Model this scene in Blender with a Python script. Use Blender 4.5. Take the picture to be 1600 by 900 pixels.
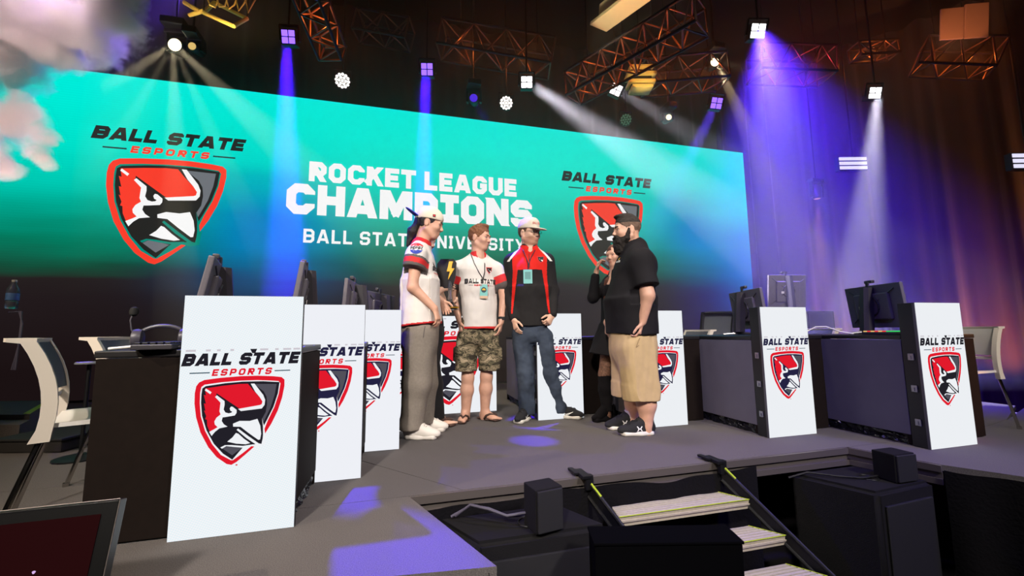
import bpy, bmesh, math, random
import numpy as np
from mathutils import Vector, Matrix, noise
from mathutils.bvhtree import BVHTree

for o in list(bpy.data.objects):
    bpy.data.objects.remove(o, do_unlink=True)
SC = bpy.context.scene
COL = SC.collection
random.seed(7)

# ---------------------------------------------------------------- camera
FPX, PITCH, ROLL, YAW, CAMZ = 635.63, math.radians(6.128), math.radians(0.669), math.radians(15.06), 0.8295
CP, SP = math.cos(YAW), math.sin(YAW)
CT, ST = math.cos(PITCH), math.sin(PITCH)
VR = Vector((CP, -SP, 0))            # to the right as seen by the audience
VA = Vector((SP, CP, 0))             # away from the audience
UP = Vector((0, 0, 1))
_fw = VA * CT + UP * ST
_up = VA * -ST + UP * CT
_c, _s = math.cos(ROLL), math.sin(ROLL)
_r2, _u2 = VR * _c - _up * _s, VR * _s + _up * _c
cd = bpy.data.cameras.new('camera')
cam = bpy.data.objects.new('camera', cd)
COL.objects.link(cam)
cd.sensor_width = 36.0
cd.lens = FPX * 36.0 / 1600.0
cd.clip_start = 0.02
m = Matrix(((_r2.x, _u2.x, -_fw.x, 0), (_r2.y, _u2.y, -_fw.y, 0), (_r2.z, _u2.z, -_fw.z, CAMZ), (0, 0, 0, 1)))
cam.matrix_world = m
SC.camera = cam


def at(px, py, D):
    """world point on the upright plane that stands D metres off, where the picture shows it"""
    a, b = (px - 800) / FPX, (450 - py) / FPX
    X, Yv = _c * a + _s * b, -_s * a + _c * b
    f = CT - Yv * ST
    z = (ST + Yv * CT) / f
    return VR * (X / f * D) + VA * D + UP * (z * D + CAMZ)


# ---------------------------------------------------------------- view, world
SC.view_settings.view_transform = 'Standard'
SC.view_settings.look = 'None'
SC.view_settings.exposure = 0.0
SC.view_settings.gamma = 1.0
SC.view_settings.use_curve_mapping = False
w = bpy.data.worlds.new('hall')
SC.world = w
w.use_nodes = True
w.node_tree.nodes['Background'].inputs[0].default_value = (0.5, 0.45, 0.5, 1)
w.node_tree.nodes['Background'].inputs[1].default_value = 0.006
SC.cycles.use_denoising = True
SC.cycles.max_bounces = 5
SC.cycles.diffuse_bounces = 2
SC.cycles.glossy_bounces = 2
SC.cycles.transmission_bounces = 4
SC.cycles.transparent_max_bounces = 6
SC.cycles.volume_bounces = 0
SC.cycles.caustics_reflective = False
SC.cycles.caustics_refractive = False
SC.cycles.sample_clamp_indirect = 3.0


def lamp(kind, name, loc, energy, col, target=None, size=0.1, angle=40, blend=0.3, parent=None, sy=None):
    d = bpy.data.lights.new(name, kind)
    d.energy = energy
    d.color = col
    if kind == 'SPOT':
        d.spot_size = math.radians(angle)
        d.spot_blend = blend
        d.shadow_soft_size = size
    elif kind == 'AREA':
        d.size = size
        if sy:
            d.shape = 'RECTANGLE'
            d.size_y = sy
    else:
        d.shadow_soft_size = size
    o = bpy.data.objects.new(name, d)
    COL.objects.link(o)
    o.location = Vector(loc)
    if target is not None:
        o.rotation_euler = (Vector(target) - Vector(loc)).to_track_quat('-Z', 'Y').to_euler()
    return o


WARM = (1.0, 0.92, 0.83)
# front-of-house wash over the stage
lamp('SPOT', 'front_wash', (-2.2, -3.2, 5.2), 2250, WARM, (0.4, 3.6, 0.8), .35, 44, 0.6)
lamp('SPOT', 'front_wash', (3.4, -3.4, 5.4), 1900, (1.0, 0.93, 0.86), (2.4, 3.3, 0.7), .35, 58, 0.6)
# side key on the chairs and the left wing
lamp('SPOT', 'side_key', (-4.6, 0.4, 3.6), 650, (1.0, 0.80, 0.58), (-1.7, 2.6, 0.4), 0.05, 50, 0.5)
# top light over the players, warm
lamp('SPOT', 'top_wash', (1.2, 3.4, 6.2), 420, (1.0, 0.90, 0.80), (1.2, 3.3, 0), 0.4, 60, 0.8)
VIO = (0.07, 0.02, 1.0)
# violet pools on the deck
lamp('SPOT', 'violet_pool', (3.6, 0.4, 5.0), 8500, VIO, (0.98, 3.06, 0), 0.03, 3.2, 0.6)
lamp('SPOT', 'violet_pool', (0.9, 4.45, 5.2), 5200, VIO, (1.33, 3.70, 0), 0.03, 9.0, 0.4)
lamp('SPOT', 'violet_rim', (-2.6, 4.6, 4.6), 800, VIO, (-0.3, 3.0, 1.1), 0.05, 34, 0.6)
lamp('SPOT', 'blue_front', (4.8, 0.0, 4.5), 800, (0.10, 0.05, 1.0), (2.2, 1.3, -0.6), 0.2, 52, 0.9)

lamp('SPOT', 'blue_side', (0.2, -0.6, 4.4), 560, (0.22, 0.15, 1.0), (3.5, 2.8, 0.3), 0.2, 25, 0.8)
lamp('SPOT', 'amber_side', (5.6, 0.6, 1.6), 190, (1.0, 0.38, 0.10), (4.15, 2.12, 0.45), 0.05, 22, 0.7)

# ---------------------------------------------------------------- materials
MATS = {}


def lin(c):
    return tuple((x / 12.92 if x <= 0.04045 else ((x + 0.055) / 1.055) ** 2.4) for x in c)


def rgb(r, g, b):
    return lin((r / 255, g / 255, b / 255))


def mat(name, col, rough=0.7, metal=0.0, emit=None, es=1.0, var=0.0, vs=40.0, bump=0.0, bs=300.0, spec=0.5, coat=0.0, trans=0.0, alpha=1.0, sheen=0.0):
    if name in MATS:
        return MATS[name]
    m = bpy.data.materials.new(name)
    m.use_nodes = True
    nt = m.node_tree
    p = nt.nodes['Principled BSDF']
    p.inputs['Base Color'].default_value = (*col, 1)
    p.inputs['Roughness'].default_value = rough
    p.inputs['Metallic'].default_value = metal
    p.inputs['Specular IOR Level'].default_value = spec
    p.inputs['Coat Weight'].default_value = coat
    p.inputs['Transmission Weight'].default_value = trans
    p.inputs['Alpha'].default_value = alpha
    p.inputs['Sheen Weight'].default_value = sheen
    if emit:
        p.inputs['Emission Color'].default_value = (*emit, 1)
        p.inputs['Emission Strength'].default_value = es
    if var or bump:
        tc = nt.nodes.new('ShaderNodeTexCoord')
    if var:
        n = nt.nodes.new('ShaderNodeTexNoise')
        n.inputs['Scale'].default_value = vs
        n.inputs['Detail'].default_value = 4
        nt.links.new(tc.outputs['Object'], n.inputs['Vector'])
        mr = nt.nodes.new('ShaderNodeMapRange')
        mr.inputs['From Min'].default_value = 0.3
        mr.inputs['From Max'].default_value = 0.7
        mr.inputs['To Min'].default_value = 1 - var
        mr.inputs['To Max'].default_value = 1 + var
        nt.links.new(n.outputs['Fac'], mr.inputs['Value'])
        mx = nt.nodes.new('ShaderNodeVectorMath')
        mx.operation = 'SCALE'
        mx.inputs[0].default_value = col
        nt.links.new(mr.outputs[0], mx.inputs['Scale'])
        nt.links.new(mx.outputs[0], p.inputs['Base Color'])
    if bump:
        n2 = nt.nodes.new('ShaderNodeTexNoise')
        n2.inputs['Scale'].default_value = bs
        n2.inputs['Detail'].default_value = 3
        nt.links.new(tc.outputs['Object'], n2.inputs['Vector'])
        b = nt.nodes.new('ShaderNodeBump')
        b.inputs['Strength'].default_value = bump
        b.inputs['Distance'].default_value = 0.01
        nt.links.new(n2.outputs['Fac'], b.inputs['Height'])
        nt.links.new(b.outputs[0], p.inputs['Normal'])
    MATS[name] = m
    return m


def glow(name, col, s=1.0):
    """a face that gives off light: LED content, lenses"""
    if name in MATS:
        return MATS[name]
    m = bpy.data.materials.new(name)
    m.use_nodes = True
    nt = m.node_tree
    nt.nodes.remove(nt.nodes['Principled BSDF'])
    e = nt.nodes.new('ShaderNodeEmission')
    e.inputs[0].default_value = (*col, 1)
    e.inputs[1].default_value = s
    nt.links.new(e.outputs[0], nt.nodes['Material Output'].inputs[0])
    MATS[name] = m
    return m


# ---------------------------------------------------------------- object helpers
def tag(o, label=None, cat=None, group=None, kind=None):
    if label:
        o['label'] = label
    if cat:
        o['category'] = cat
    if group:
        o['group'] = group
    if kind:
        o['kind'] = kind
    return o


def empty(name, loc=(0, 0, 0), rz=0.0, label=None, cat=None, group=None):
    o = bpy.data.objects.new(name, None)
    COL.objects.link(o)
    o.empty_display_size = 0.1
    o.location = Vector(loc)
    o.rotation_euler = (0, 0, rz)
    return tag(o, label, cat, group)


def kids(o):
    return [c for c in bpy.data.objects if c.parent == o]


def dup(o, loc=None, rz=None, label=None, parent=None, group=None):
    c = o.copy()
    COL.objects.link(c)
    c.parent = parent
    for ch in kids(o):
        dup(ch, parent=c)
    if loc is not None:
        c.location = Vector(loc)
    if rz is not None:
        c.rotation_euler = (0, 0, rz)
    if label:
        c['label'] = label
    if group:
        c['group'] = group
    return c


class MB:
    """collects shapes and links them as ONE mesh object"""

    def __init__(s):
        s.v, s.f, s.m = [], [], []

    def add(s, vs, fs, M=None, mi=0):
        n = len(s.v)
        s.v += [tuple(M @ Vector(p)) if M else tuple(p) for p in vs]
        s.f += [tuple(i + n for i in f) for f in fs]
        s.m += [mi] * len(fs)
        return s

    def box(s, c, d, M=None, mi=0, b=0.0):
        """centre, size, bevel"""
        x, y, z = d[0] / 2, d[1] / 2, d[2] / 2
        T = Matrix.Translation(Vector(c))
        if M:
            T = M @ T
        b = min(b, x * .9, y * .9, z * .9)
        if b <= 0:
            vs = [(i * x, j * y, k * z) for i in (-1, 1) for j in (-1, 1) for k in (-1, 1)]
            fs = [(0, 1, 3, 2), (4, 6, 7, 5), (0, 4, 5, 1), (2, 3, 7, 6), (0, 2, 6, 4), (1, 5, 7, 3)]
            return s.add(vs, fs, T, mi)
        bm = bmesh.new()
        bmesh.ops.create_cube(bm, size=1)
        for v in bm.verts:
            v.co = Vector((v.co.x * 2 * x, v.co.y * 2 * y, v.co.z * 2 * z))
        bmesh.ops.bevel(bm, geom=list(bm.edges), offset=b, segments=2, affect='EDGES', profile=0.6)
        bm.verts.index_update()
        s.add([v.co[:] for v in bm.verts], [[v.index for v in f.verts] for f in bm.faces], T, mi)
        bm.free()
        return s

    def cyl(s, a, b, r, r2=None, n=12, mi=0, M=None):
        a, b = Vector(a), Vector(b)
        r2 = r if r2 is None else r2
        d = (b - a)
        if d.length < 1e-6:
            return s
        q = d.to_track_quat('Z', 'Y').to_matrix()
        vs = []
        for p, rr in ((a, r), (b, r2)):
            for i in range(n):
                t = 2 * math.pi * i / n
                vs.append(p + q @ Vector((math.cos(t) * rr, math.sin(t) * rr, 0)))
        fs = [(i, (i + 1) % n, n + (i + 1) % n, n + i) for i in range(n)] + [tuple(range(n))[::-1], tuple(range(n, 2 * n))]
        return s.add(vs, fs, M, mi)

    def tube(s, pts, r, n=8, mi=0, M=None):
        pts = [Vector(p) for p in pts]
        vs = []
        pq = None
        for i, p in enumerate(pts):
            d = (pts[min(i + 1, len(pts) - 1)] - pts[max(i - 1, 0)]).normalized()
            if pq is None:
                pq = d.to_track_quat('Z', 'Y')
            else:
                pq = (pq @ Vector((0, 0, 1))).rotation_difference(d) @ pq
            for k in range(n):
                t = 2 * math.pi * k / n
                vs.append(p + pq @ Vector((math.cos(t) * r, math.sin(t) * r, 0)))
        fs = []
        for i in range(len(pts) - 1):
            for k in range(n):
                fs.append((i * n + k, i * n + (k + 1) % n, (i + 1) * n + (k + 1) % n, (i + 1) * n + k))
        fs += [tuple(range(n))[::-1], tuple(range((len(pts) - 1) * n, len(pts) * n))]
        return s.add(vs, fs, M, mi)

    def lathe(s, prof, n=20, mi=0, M=None):
        """profile of (radius, z), closed top and bottom"""
        vs, fs = [], []
        for r, z in prof:
            for i in range(n):
                t = 2 * math.pi * i / n
                vs.append((math.cos(t) * r, math.sin(t) * r, z))
        for j in range(len(prof) - 1):
            for i in range(n):
                fs.append((j * n + i, j * n + (i + 1) % n, (j + 1) * n + (i + 1) % n, (j + 1) * n + i))
        fs += [tuple(range(n))[::-1], tuple(range((len(prof) - 1) * n, len(prof) * n))]
        return s.add(vs, fs, M, mi)

    def prism(s, poly, z0, z1, M=None, mi=0):
        """polygon in x, y pulled up from z0 to z1"""
        n = len(poly)
        ar = sum(poly[i][0] * poly[(i + 1) % n][1] - poly[(i + 1) % n][0] * poly[i][1] for i in range(n))
        if ar < 0:
            poly = poly[::-1]
        vs = [(p[0], p[1], z0) for p in poly] + [(p[0], p[1], z1) for p in poly]
        fs = [tuple(range(n))[::-1], tuple(range(n, 2 * n))] + [(i, (i + 1) % n, n + (i + 1) % n, n + i) for i in range(n)]
        return s.add(vs, fs, M, mi)

    def build(s, name, mats, parent=None, smooth=False, loc=None):
        if not isinstance(mats, (list, tuple)):
            mats = [mats]
        me = bpy.data.meshes.new(name)
        me.from_pydata([tuple(v) for v in s.v], [], s.f)
        for m_ in mats:
            me.materials.append(m_)
        if len(mats) > 1:
            me.polygons.foreach_set('material_index', s.m)
        if smooth:
            me.polygons.foreach_set('use_smooth', [True] * len(me.polygons))
            if smooth != 'all':
                try:
                    me.set_sharp_from_angle(angle=math.radians(40))
                except Exception:
                    pass
        me.update()
        o = bpy.data.objects.new(name, me)
        COL.objects.link(o)
        if parent:
            o.parent = parent
        if loc is not None:
            o.location = Vector(loc)
        return o


def RZ(a):
    return Matrix.Rotation(a, 4, 'Z')


def struct(o):
    o['kind'] = 'structure'
    return o


# ---------------------------------------------------------------- lettering
def stroke(pl, t, closed=False):
    """polyline of constant thickness as convex quads with mitred corners"""
    P = [Vector(p) for p in pl]
    n = len(P)
    L, R = [], []
    for i in range(n):
        if closed:
            a, b = P[i - 1], P[(i + 1) % n]
        else:
            a = P[i - 1] if i else None
            b = P[i + 1] if i < n - 1 else None
        d1 = (P[i] - a).normalized() if a is not None else None
        d2 = (b - P[i]).normalized() if b is not None else None
        d1 = d1 or d2
        d2 = d2 or d1
        n1, n2 = Vector((-d1.y, d1.x)), Vector((-d2.y, d2.x))
        mm = n1 + n2
        mm = mm.normalized() if mm.length > 1e-6 else n1
        k = (t / 2) / max(0.35, mm.dot(n1))
        L.append(P[i] + mm * k)
        R.append(P[i] - mm * k)
    out = []
    for i in range(n if closed else n - 1):
        j = (i + 1) % n
        out.append([R[i], R[j], L[j], L[i]])
    return out


def clip_y(poly, y, keep_above):
    out = []
    for i in range(len(poly)):
        p, q = poly[i], poly[(i + 1) % len(poly)]
        ip, iq = ((p[1] >= y) == keep_above) or abs(p[1] - y) < 1e-9, ((q[1] >= y) == keep_above) or abs(q[1] - y) < 1e-9
        if ip:
            out.append(Vector(p))
        if ip != iq:
            k = (y - p[1]) / (q[1] - p[1])
            out.append(Vector((p[0] + (q[0] - p[0]) * k, y)))
    return out


def ext(a, b, e=0.4):
    d = (Vector(b) - Vector(a)).normalized()
    return [tuple(Vector(a) - d * e), tuple(Vector(b) + d * e)]


def glyph(ch, w, t, c):
    l, r, b, u, m_ = t / 2, w - t / 2, t / 2, 1 - t / 2, .5
    k = c * .6
    S, C = [], []
    if ch == 'A':
        S = [ext((l * .95, 0), (w / 2 - t * .12, 1)), ext((r + l * .05, 0), (w / 2 + t * .12, 1)), [(w * .25, .27), (w * .75, .27)]]
    elif ch == 'B':
        S = [[(l, 0), (l, 1)], [(0, u), (r - c, u), (r, u - c), (r, m_ + k), (r - k, m_)], [(0, m_), (r - k, m_), (r, m_ - k), (r, b + c), (r - c, b), (0, b)]]
    elif ch in 'CG':
        S = [[(r, .66), (r, u - c), (r - c, u), (l + c, u), (l, u - c), (l, b + c), (l + c, b), (r - c, b), (r, b + c), (r, .36 if ch == 'C' else .5)]]
        if ch == 'G':
            S.append([(w * .52, .47), (w, .47)])
    elif ch == 'D':
        S = [[(l, 0), (l, 1)], [(0, u), (r - c, u), (r, u - c), (r, b + c), (r - c, b), (0, b)]]
    elif ch == 'E':
        S = [[(l, 0), (l, 1)], [(0, u), (w, u)], [(0, m_), (w * .92, m_)], [(0, b), (w, b)]]
    elif ch == 'H':
        S = [[(l, 0), (l, 1)], [(r, 0), (r, 1)], [(0, m_), (w, m_)]]
    elif ch == 'I':
        S = [[(w / 2, 0), (w / 2, 1)], [(0, u), (w, u)], [(0, b), (w, b)]]
    elif ch == 'K':
        S = [[(l, 0), (l, 1)], ext((t * .8, .42), (r, 1)), ext((w * .45, .6), (r + t * .1, 0))]
    elif ch == 'L':
        S = [[(l, 0), (l, 1)], [(0, b), (w, b)]]
    elif ch == 'M':
        S = [[(l, 0), (l, 1)], [(r, 0), (r, 1)], ext((l * 1.3, 1), (w / 2, .22), .1), ext((w / 2, .22), (w - l * 1.3, 1), .1)]
    elif ch == 'N':
        S = [[(l, 0), (l, 1)], [(r, 0), (r, 1)], ext((l, .96), (r, .04))]
    elif ch == 'O':
        C = [[(l + c, u), (l, u - c), (l, b + c), (l + c, b), (r - c, b), (r, b + c), (r, u - c), (r - c, u)]]
    elif ch in 'PR':
        S = [[(l, 0), (l, 1)], [(0, u), (r - c, u), (r, u - c), (r, .42 + k), (r - k, .42), (0, .42)]]
        if ch == 'R':
            S.append(ext((w * .5, .45), (r, 0)))
    elif ch == 'S':
        S = [[(r, .68), (r, u - k), (r - k, u), (l + c, u), (l, u - c), (l, m_ + k), (l + k, m_), (r - k, m_), (r, m_ - k), (r, b + c), (r - c, b), (l + k, b), (l, b + k), (l, .32)]]
    elif ch == 'T':
        S = [[(0, u), (w, u)], [(w / 2, 0), (w / 2, 1)]]
    elif ch == 'U':
        S = [[(l, 1), (l, b + c), (l + c, b), (r - c, b), (r, b + c), (r, 1)]]
    elif ch == 'V':
        S = [ext((l, 1), (w / 2 - t * .1, 0)), ext((r, 1), (w / 2 + t * .1, 0))]
    elif ch == 'Y':
        S = [ext((l * .9, 1), (w / 2, .42), .2), ext((r + l * .1, 1), (w / 2, .42), .2), [(w / 2, 0), (w / 2, .5)]]
    polys = []
    for pl in S:
        polys += stroke(pl, t)
    for pl in C:
        polys += stroke(pl, t, True)
    res = []
    for p in polys:
        p = clip_y(clip_y(p, 0, True), 1, False)
        if len(p) > 2:
            res.append(p)
    return res


NARROW = {'I': .62, 'L': .85, 'E': .88, 'T': .95, 'M': 1.28, 'A': 1.12, 'V': 1.1, 'Y': 1.05, 'P': .95, 'S': .98}


def text_polys(txt, x0, x1, z0, z1, wide=1.0, t=.26, c=.16, gap=.16, shear=0.0, iw=None, space=.5):
    """the words as polygons that fill the box x0..x1, z0..z1"""
    x, out = 0.0, []
    for ch in txt:
        if ch == ' ':
            x += space * wide
            continue
        w_ = wide * (iw if (ch == 'I' and iw) else NARROW.get(ch, 1.0))
        for p in glyph(ch, w_, t, c):
            out.append([(q[0] + x + q[1] * shear, q[1]) for q in p])
        x += w_ + gap
    xs = [q[0] for p in out for q in p]
    a, b = min(xs), max(xs)
    return [[(x0 + (q[0] - a) / (b - a) * (x1 - x0), z0 + q[1] * (z1 - z0)) for q in p] for p in out]


def rect(x0, z0, x1, z1):
    return [(x0, z0), (x1, z0), (x1, z1), (x0, z1)]


# ---------------------------------------------------------------- the bird shield, drawn on a 0..1 square
def _e(pts):
    return [((x - 103) / 668.0, (852 - y) / 602.0) for x, y in pts]


def _lvl(pts):
    # the shield was measured on a slanting wall: level it
    return [(x, z + (x - .5) * .115) for x, z in _e(pts)]


EM = [
    ('red', [(103, 330), (110, 285), (128, 262), (165, 250), (280, 251), (430, 260), (560, 274), (680, 294), (745, 309), (768, 330), (770, 375), (756, 455), (727, 540), (683, 622), (632, 692), (600, 735), (565, 757), (500, 800), (435, 840), (400, 852), (365, 840), (290, 782), (225, 705), (163, 600), (124, 492), (106, 400)]),
    ('gap', [(142, 330), (148, 295), (170, 282), (290, 283), (430, 291), (560, 305), (660, 322), (722, 334), (738, 352), (728, 425), (700, 510), (655, 595), (632, 650), (640, 690), (650, 680), (640, 760), (590, 765), (540, 752), (480, 787), (410, 822), (395, 820), (320, 772), (252, 690), (195, 592), (158, 492), (144, 400)]),
    ('black', [(152, 345), (156, 305), (180, 293), (320, 293), (450, 300), (600, 318), (731, 342), (722, 420), (693, 508), (650, 588), (625, 630), (560, 700), (475, 752), (405, 818), (335, 766), (265, 690), (205, 590), (167, 490), (153, 400)]),
    ('grey', [(535, 328), (709, 352), (698, 425), (672, 508), (622, 603), (612, 575), (636, 535), (643, 480), (636, 430), (612, 390)]),
    ('grey', [(328, 730), (365, 714), (420, 732), (474, 750), (403, 788)]),
    ('red', [(176, 308), (300, 308), (420, 312), (490, 320), (530, 368), (585, 425), (610, 455), (605, 480), (440, 484), (262, 352), (258, 378), (310, 420), (300, 470), (303, 500), (275, 518), (262, 545), (268, 566), (286, 582), (262, 592), (232, 607), (210, 560), (205, 520), (192, 515), (198, 495), (180, 455), (190, 460), (176, 408), (190, 412), (171, 350), (186, 356)]),
    ('white', [(176, 320), (184, 309), (226, 340), (217, 352)]),
    ('white', [(254, 376), (266, 366), (325, 414), (327, 440), (322, 470), (336, 492), (362, 502), (380, 500), (386, 494), (372, 486), (366, 470), (374, 458), (388, 462), (418, 488), (418, 508), (406, 523), (340, 523), (318, 522), (313, 545), (330, 570), (358, 590), (300, 592), (270, 610), (247, 634), (228, 604), (262, 592), (286, 582), (264, 560), (260, 540), (274, 517), (302, 500), (292, 478), (296, 420)]),
    ('white', [(512, 322), (540, 325), (575, 368), (612, 414), (628, 450), (626, 484), (606, 506), (450, 500), (428, 482), (590, 480), (604, 476), (608, 458), (585, 424), (550, 384)]),
    ('black', [(385, 560), (440, 548), (520, 566), (592, 566), (622, 620), (630, 690), (618, 748), (600, 742), (560, 742), (480, 740), (400, 724), (318, 714), (300, 690), (360, 660), (400, 640)]),
    ('white', [(398, 576), (445, 565), (520, 577), (578, 572), (602, 622), (612, 678), (606, 716), (592, 716), (520, 660), (455, 606), (400, 596)]),
    ('white', [(424, 642), (442, 650), (485, 690), (534, 728), (500, 730), (430, 714), (364, 690), (400, 668)]),
    ('gap', [(428, 622), (438, 614), (520, 680), (600, 742), (578, 744), (505, 690)]),
    ('gap', [(318, 720), (350, 710), (400, 718), (480, 737), (560, 740), (556, 748), (478, 748), (420, 734), (360, 718), (330, 730)]),
    ('gap', [(614, 572), (622, 600), (636, 640), (634, 690), (630, 750), (624, 748), (628, 690), (624, 630)]),
]


def emblem(name, parent, x0, x1, z0, z1, y, mats, step=0.0006, M=None):
    """layered shield emblem on a face that looks towards -y"""
    mb = MB()
    order = ['red', 'gap', 'black', 'grey', 'white']
    for i, (c, pts) in enumerate(EM):
        P = [(x0 + a * (x1 - x0), y - step * (i + 1), z0 + b * (z1 - z0)) for a, b in _lvl(pts)]
        mb.add(P, [tuple(range(len(P)))], M, order.index(c))
    return mb.build(name, [mats[k] for k in order], parent)


def words(name, parent, polys, y, ms, mis=None, M=None):
    mb = MB()
    for i, p in enumerate(polys):
        mb.add([(q[0], y, q[1]) for q in p], [tuple(range(len(p)))], M, mis[i] if mis else 0)
    return mb.build(name, ms, parent)
# ================================================================ the hall
M_black = mat('black_paint', rgb(14, 13, 14), .8)
M_carpet = mat('stage_carpet', rgb(100, 95, 93), .95, var=.30, vs=260, bump=.5, bs=420, spec=.15)
M_carpet_low = mat('hall_carpet', rgb(38, 36, 38), .95, var=.25, vs=200, spec=.1)
M_skirt = mat('black_skirt_cloth', rgb(16, 15, 18), .95, bump=.4, bs=60, spec=.1)
M_alu = mat('mill_aluminium', rgb(196, 186, 170), .45, .25, var=.08, vs=60)
M_alu_d = mat('dull_aluminium', rgb(120, 112, 108), .5, .7)
M_gapd = mat('seam_dark', rgb(20, 18, 18), .9)

struct(MB().box((3, 0, -.82), (30, 26, .04)).build('floor', M_carpet_low))
struct(MB().box((3, 2, 7.6), (30, 26, .1)).build('ceiling', M_black))
struct(MB().box((3, 9.1, 3.4), (30, .1, 8.6)).build('wall_back', M_black))
struct(MB().box((-9.5, 0, 3.4), (.1, 18, 8.6)).build('wall_left', M_black))
struct(MB().box((15.5, 0, 3.4), (.1, 18, 8.6)).build('wall_right', M_black))

# the deck: carpeted platforms with hairline joints over an aluminium frame
DK = .11
deck_polys = [
    [(-6.0, 2.247), (.318, 2.247), (-.251, 2.938), (-6.0, 2.938)],
    [(.322, 2.250), (3.02, 2.250), (4.25, 2.250), (5.20, 2.46), (6.2, 2.85), (6.2, 8.9), (2.6, 8.9), (2.6, 2.942), (-.247, 2.942)],
    [(-6.0, 2.942), (2.596, 2.942), (2.596, 8.9), (-6.0, 8.9)],
    [(-6.0, 2.243), (.045, 2.243), (.338, 1.509), (-.131, 1.566), (-6.0, 2.0)],
    [(3.025, 2.246), (3.16, 1.80), (3.33, 1.536), (3.45, 1.35), (6.2, 1.35), (6.2, 2.78), (5.2, 2.455), (4.25, 2.246)],
]
for pl in deck_polys:
    struct(MB().prism(pl, -.035, 0).build('stage_deck', M_carpet))
struct(MB().prism([(-5.9, 2.2), (3.0, 2.27), (4.2, 2.3), (6.1, 2.9), (6.1, 8.8), (-5.9, 8.8)], -.06, -.036).build('stage_subfloor', M_gapd))


def edge_run(a, b, name='trim_edge'):
    """two-rail aluminium edge of a platform"""
    a, b = Vector((*a, 0)), Vector((*b, 0))
    d = (b - a).normalized()
    nrm = Vector((d.y, -d.x, 0))
    L = (b - a).length
    M = Matrix((( d.x, nrm.x, 0, a.x), (d.y, nrm.y, 0, a.y), (0, 0, 1, 0), (0, 0, 0, 1)))
    mb = MB()
    mb.box((L / 2, .008, -.022), (L, .016, .040), M)
    mb.box((L / 2, -.004, -.062), (L, .010, .036), M)
    mb.box((L / 2, .008, -.098), (L, .016, .034), M)
    return struct(mb.build(name, M_alu_d))


edge_run((.05, 2.247), (3.02, 2.247), 'trim_1')
edge_run((3.02, 2.247), (3.155, 1.80), 'trim_2')
edge_run((4.25, 2.250), (5.2, 2.46), 'trim_4')
for k, (pa, pb, D0, D1) in enumerate((((1536, 657), (1640, 668), 4.9, 4.6), ((1536, 643), (1640, 650), 5.7, 5.4))):
    qa, qb = at(*pa, D0), at(*pb, D1)
    struct(MB().cyl(qa, qb, .016, n=8).build('trim_%d' % (5 + k), M_alu))
    back_ = VA * .8
    P4 = [qa, qb, qb + back_, qa + back_]
    mb = MB()
    zz_ = min(qa.z, qb.z)
    mb.prism([(p.x, p.y) for p in P4], -.79, zz_ - .016)
    struct(mb.build('side_riser_deck', M_carpet_low))


def skirt(pts, z0, z1, name, m_=None, amp=.02, fq=22, sag=.012):
    """pleated cloth hung along a line, its top edge hanging unevenly"""
    mb = MB()
    P = [Vector((*p, 0)) for p in pts]
    rows, cols = 10, []
    tot = 0
    for i in range(len(P) - 1):
        L = (P[i + 1] - P[i]).length
        d = (P[i + 1] - P[i]).normalized()
        nrm = Vector((d.y, -d.x, 0))
        n = max(2, int(L / .02))
        for k in range(n + (i == len(P) - 2)):
            s_ = L * k / n
            cols.append((P[i] + d * s_, nrm, tot + s_))
        tot += L
    vs, fs = [], []
    for p, nrm, s_ in cols:
        top = z1 - sag * (1 + math.sin(s_ * 5.1) + .6 * math.sin(s_ * 13.3 + 1))
        for j in range(rows + 1):
            v = j / rows
            a = amp * (.25 + .75 * v) * (math.sin(s_ * fq) + .5 * math.sin(s_ * fq * .37 + 2 + v))
            q = p + nrm * (a + .018)
            vs.append((q.x, q.y, top + (z0 - top) * v))
    R = rows + 1
    for i in range(len(cols) - 1):
        for j in range(rows):
            fs.append((i * R + j, i * R + j + 1, (i + 1) * R + j + 1, (i + 1) * R + j))
    mb.add(vs, fs)
    return mb.build(name, m_ or M_skirt, smooth='all')


for pts, z1, lab in [
    ([(.06, 2.235), (2.2, 2.235)], -.045, 'black pleated skirt behind the aluminium steps under the stage edge'),
    ([(.04, 2.23), (.325, 1.515)], -.022, 'black skirt hung on the slanting side of the left stage wing'),
    ([(.325, 1.50), (-.131, 1.553), (-3.0, 1.76)], -.015, 'black skirt hung on the front of the left stage wing'),
    ([(3.15, 1.79), (3.32, 1.526), (3.44, 1.34), (6.0, 1.33)], -.004, 'black skirt hung on the front of the right stage wing'),
]:
    tag(skirt(pts, -.79, z1, 'stage_skirt'), lab, 'stage skirt', 'skirts around the stage')

# heavy drapes behind and beside the stage
M_drape = mat('black_velour', rgb(38, 25, 22), .95, var=.2, vs=3, spec=.05, sheen=.25)


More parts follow.
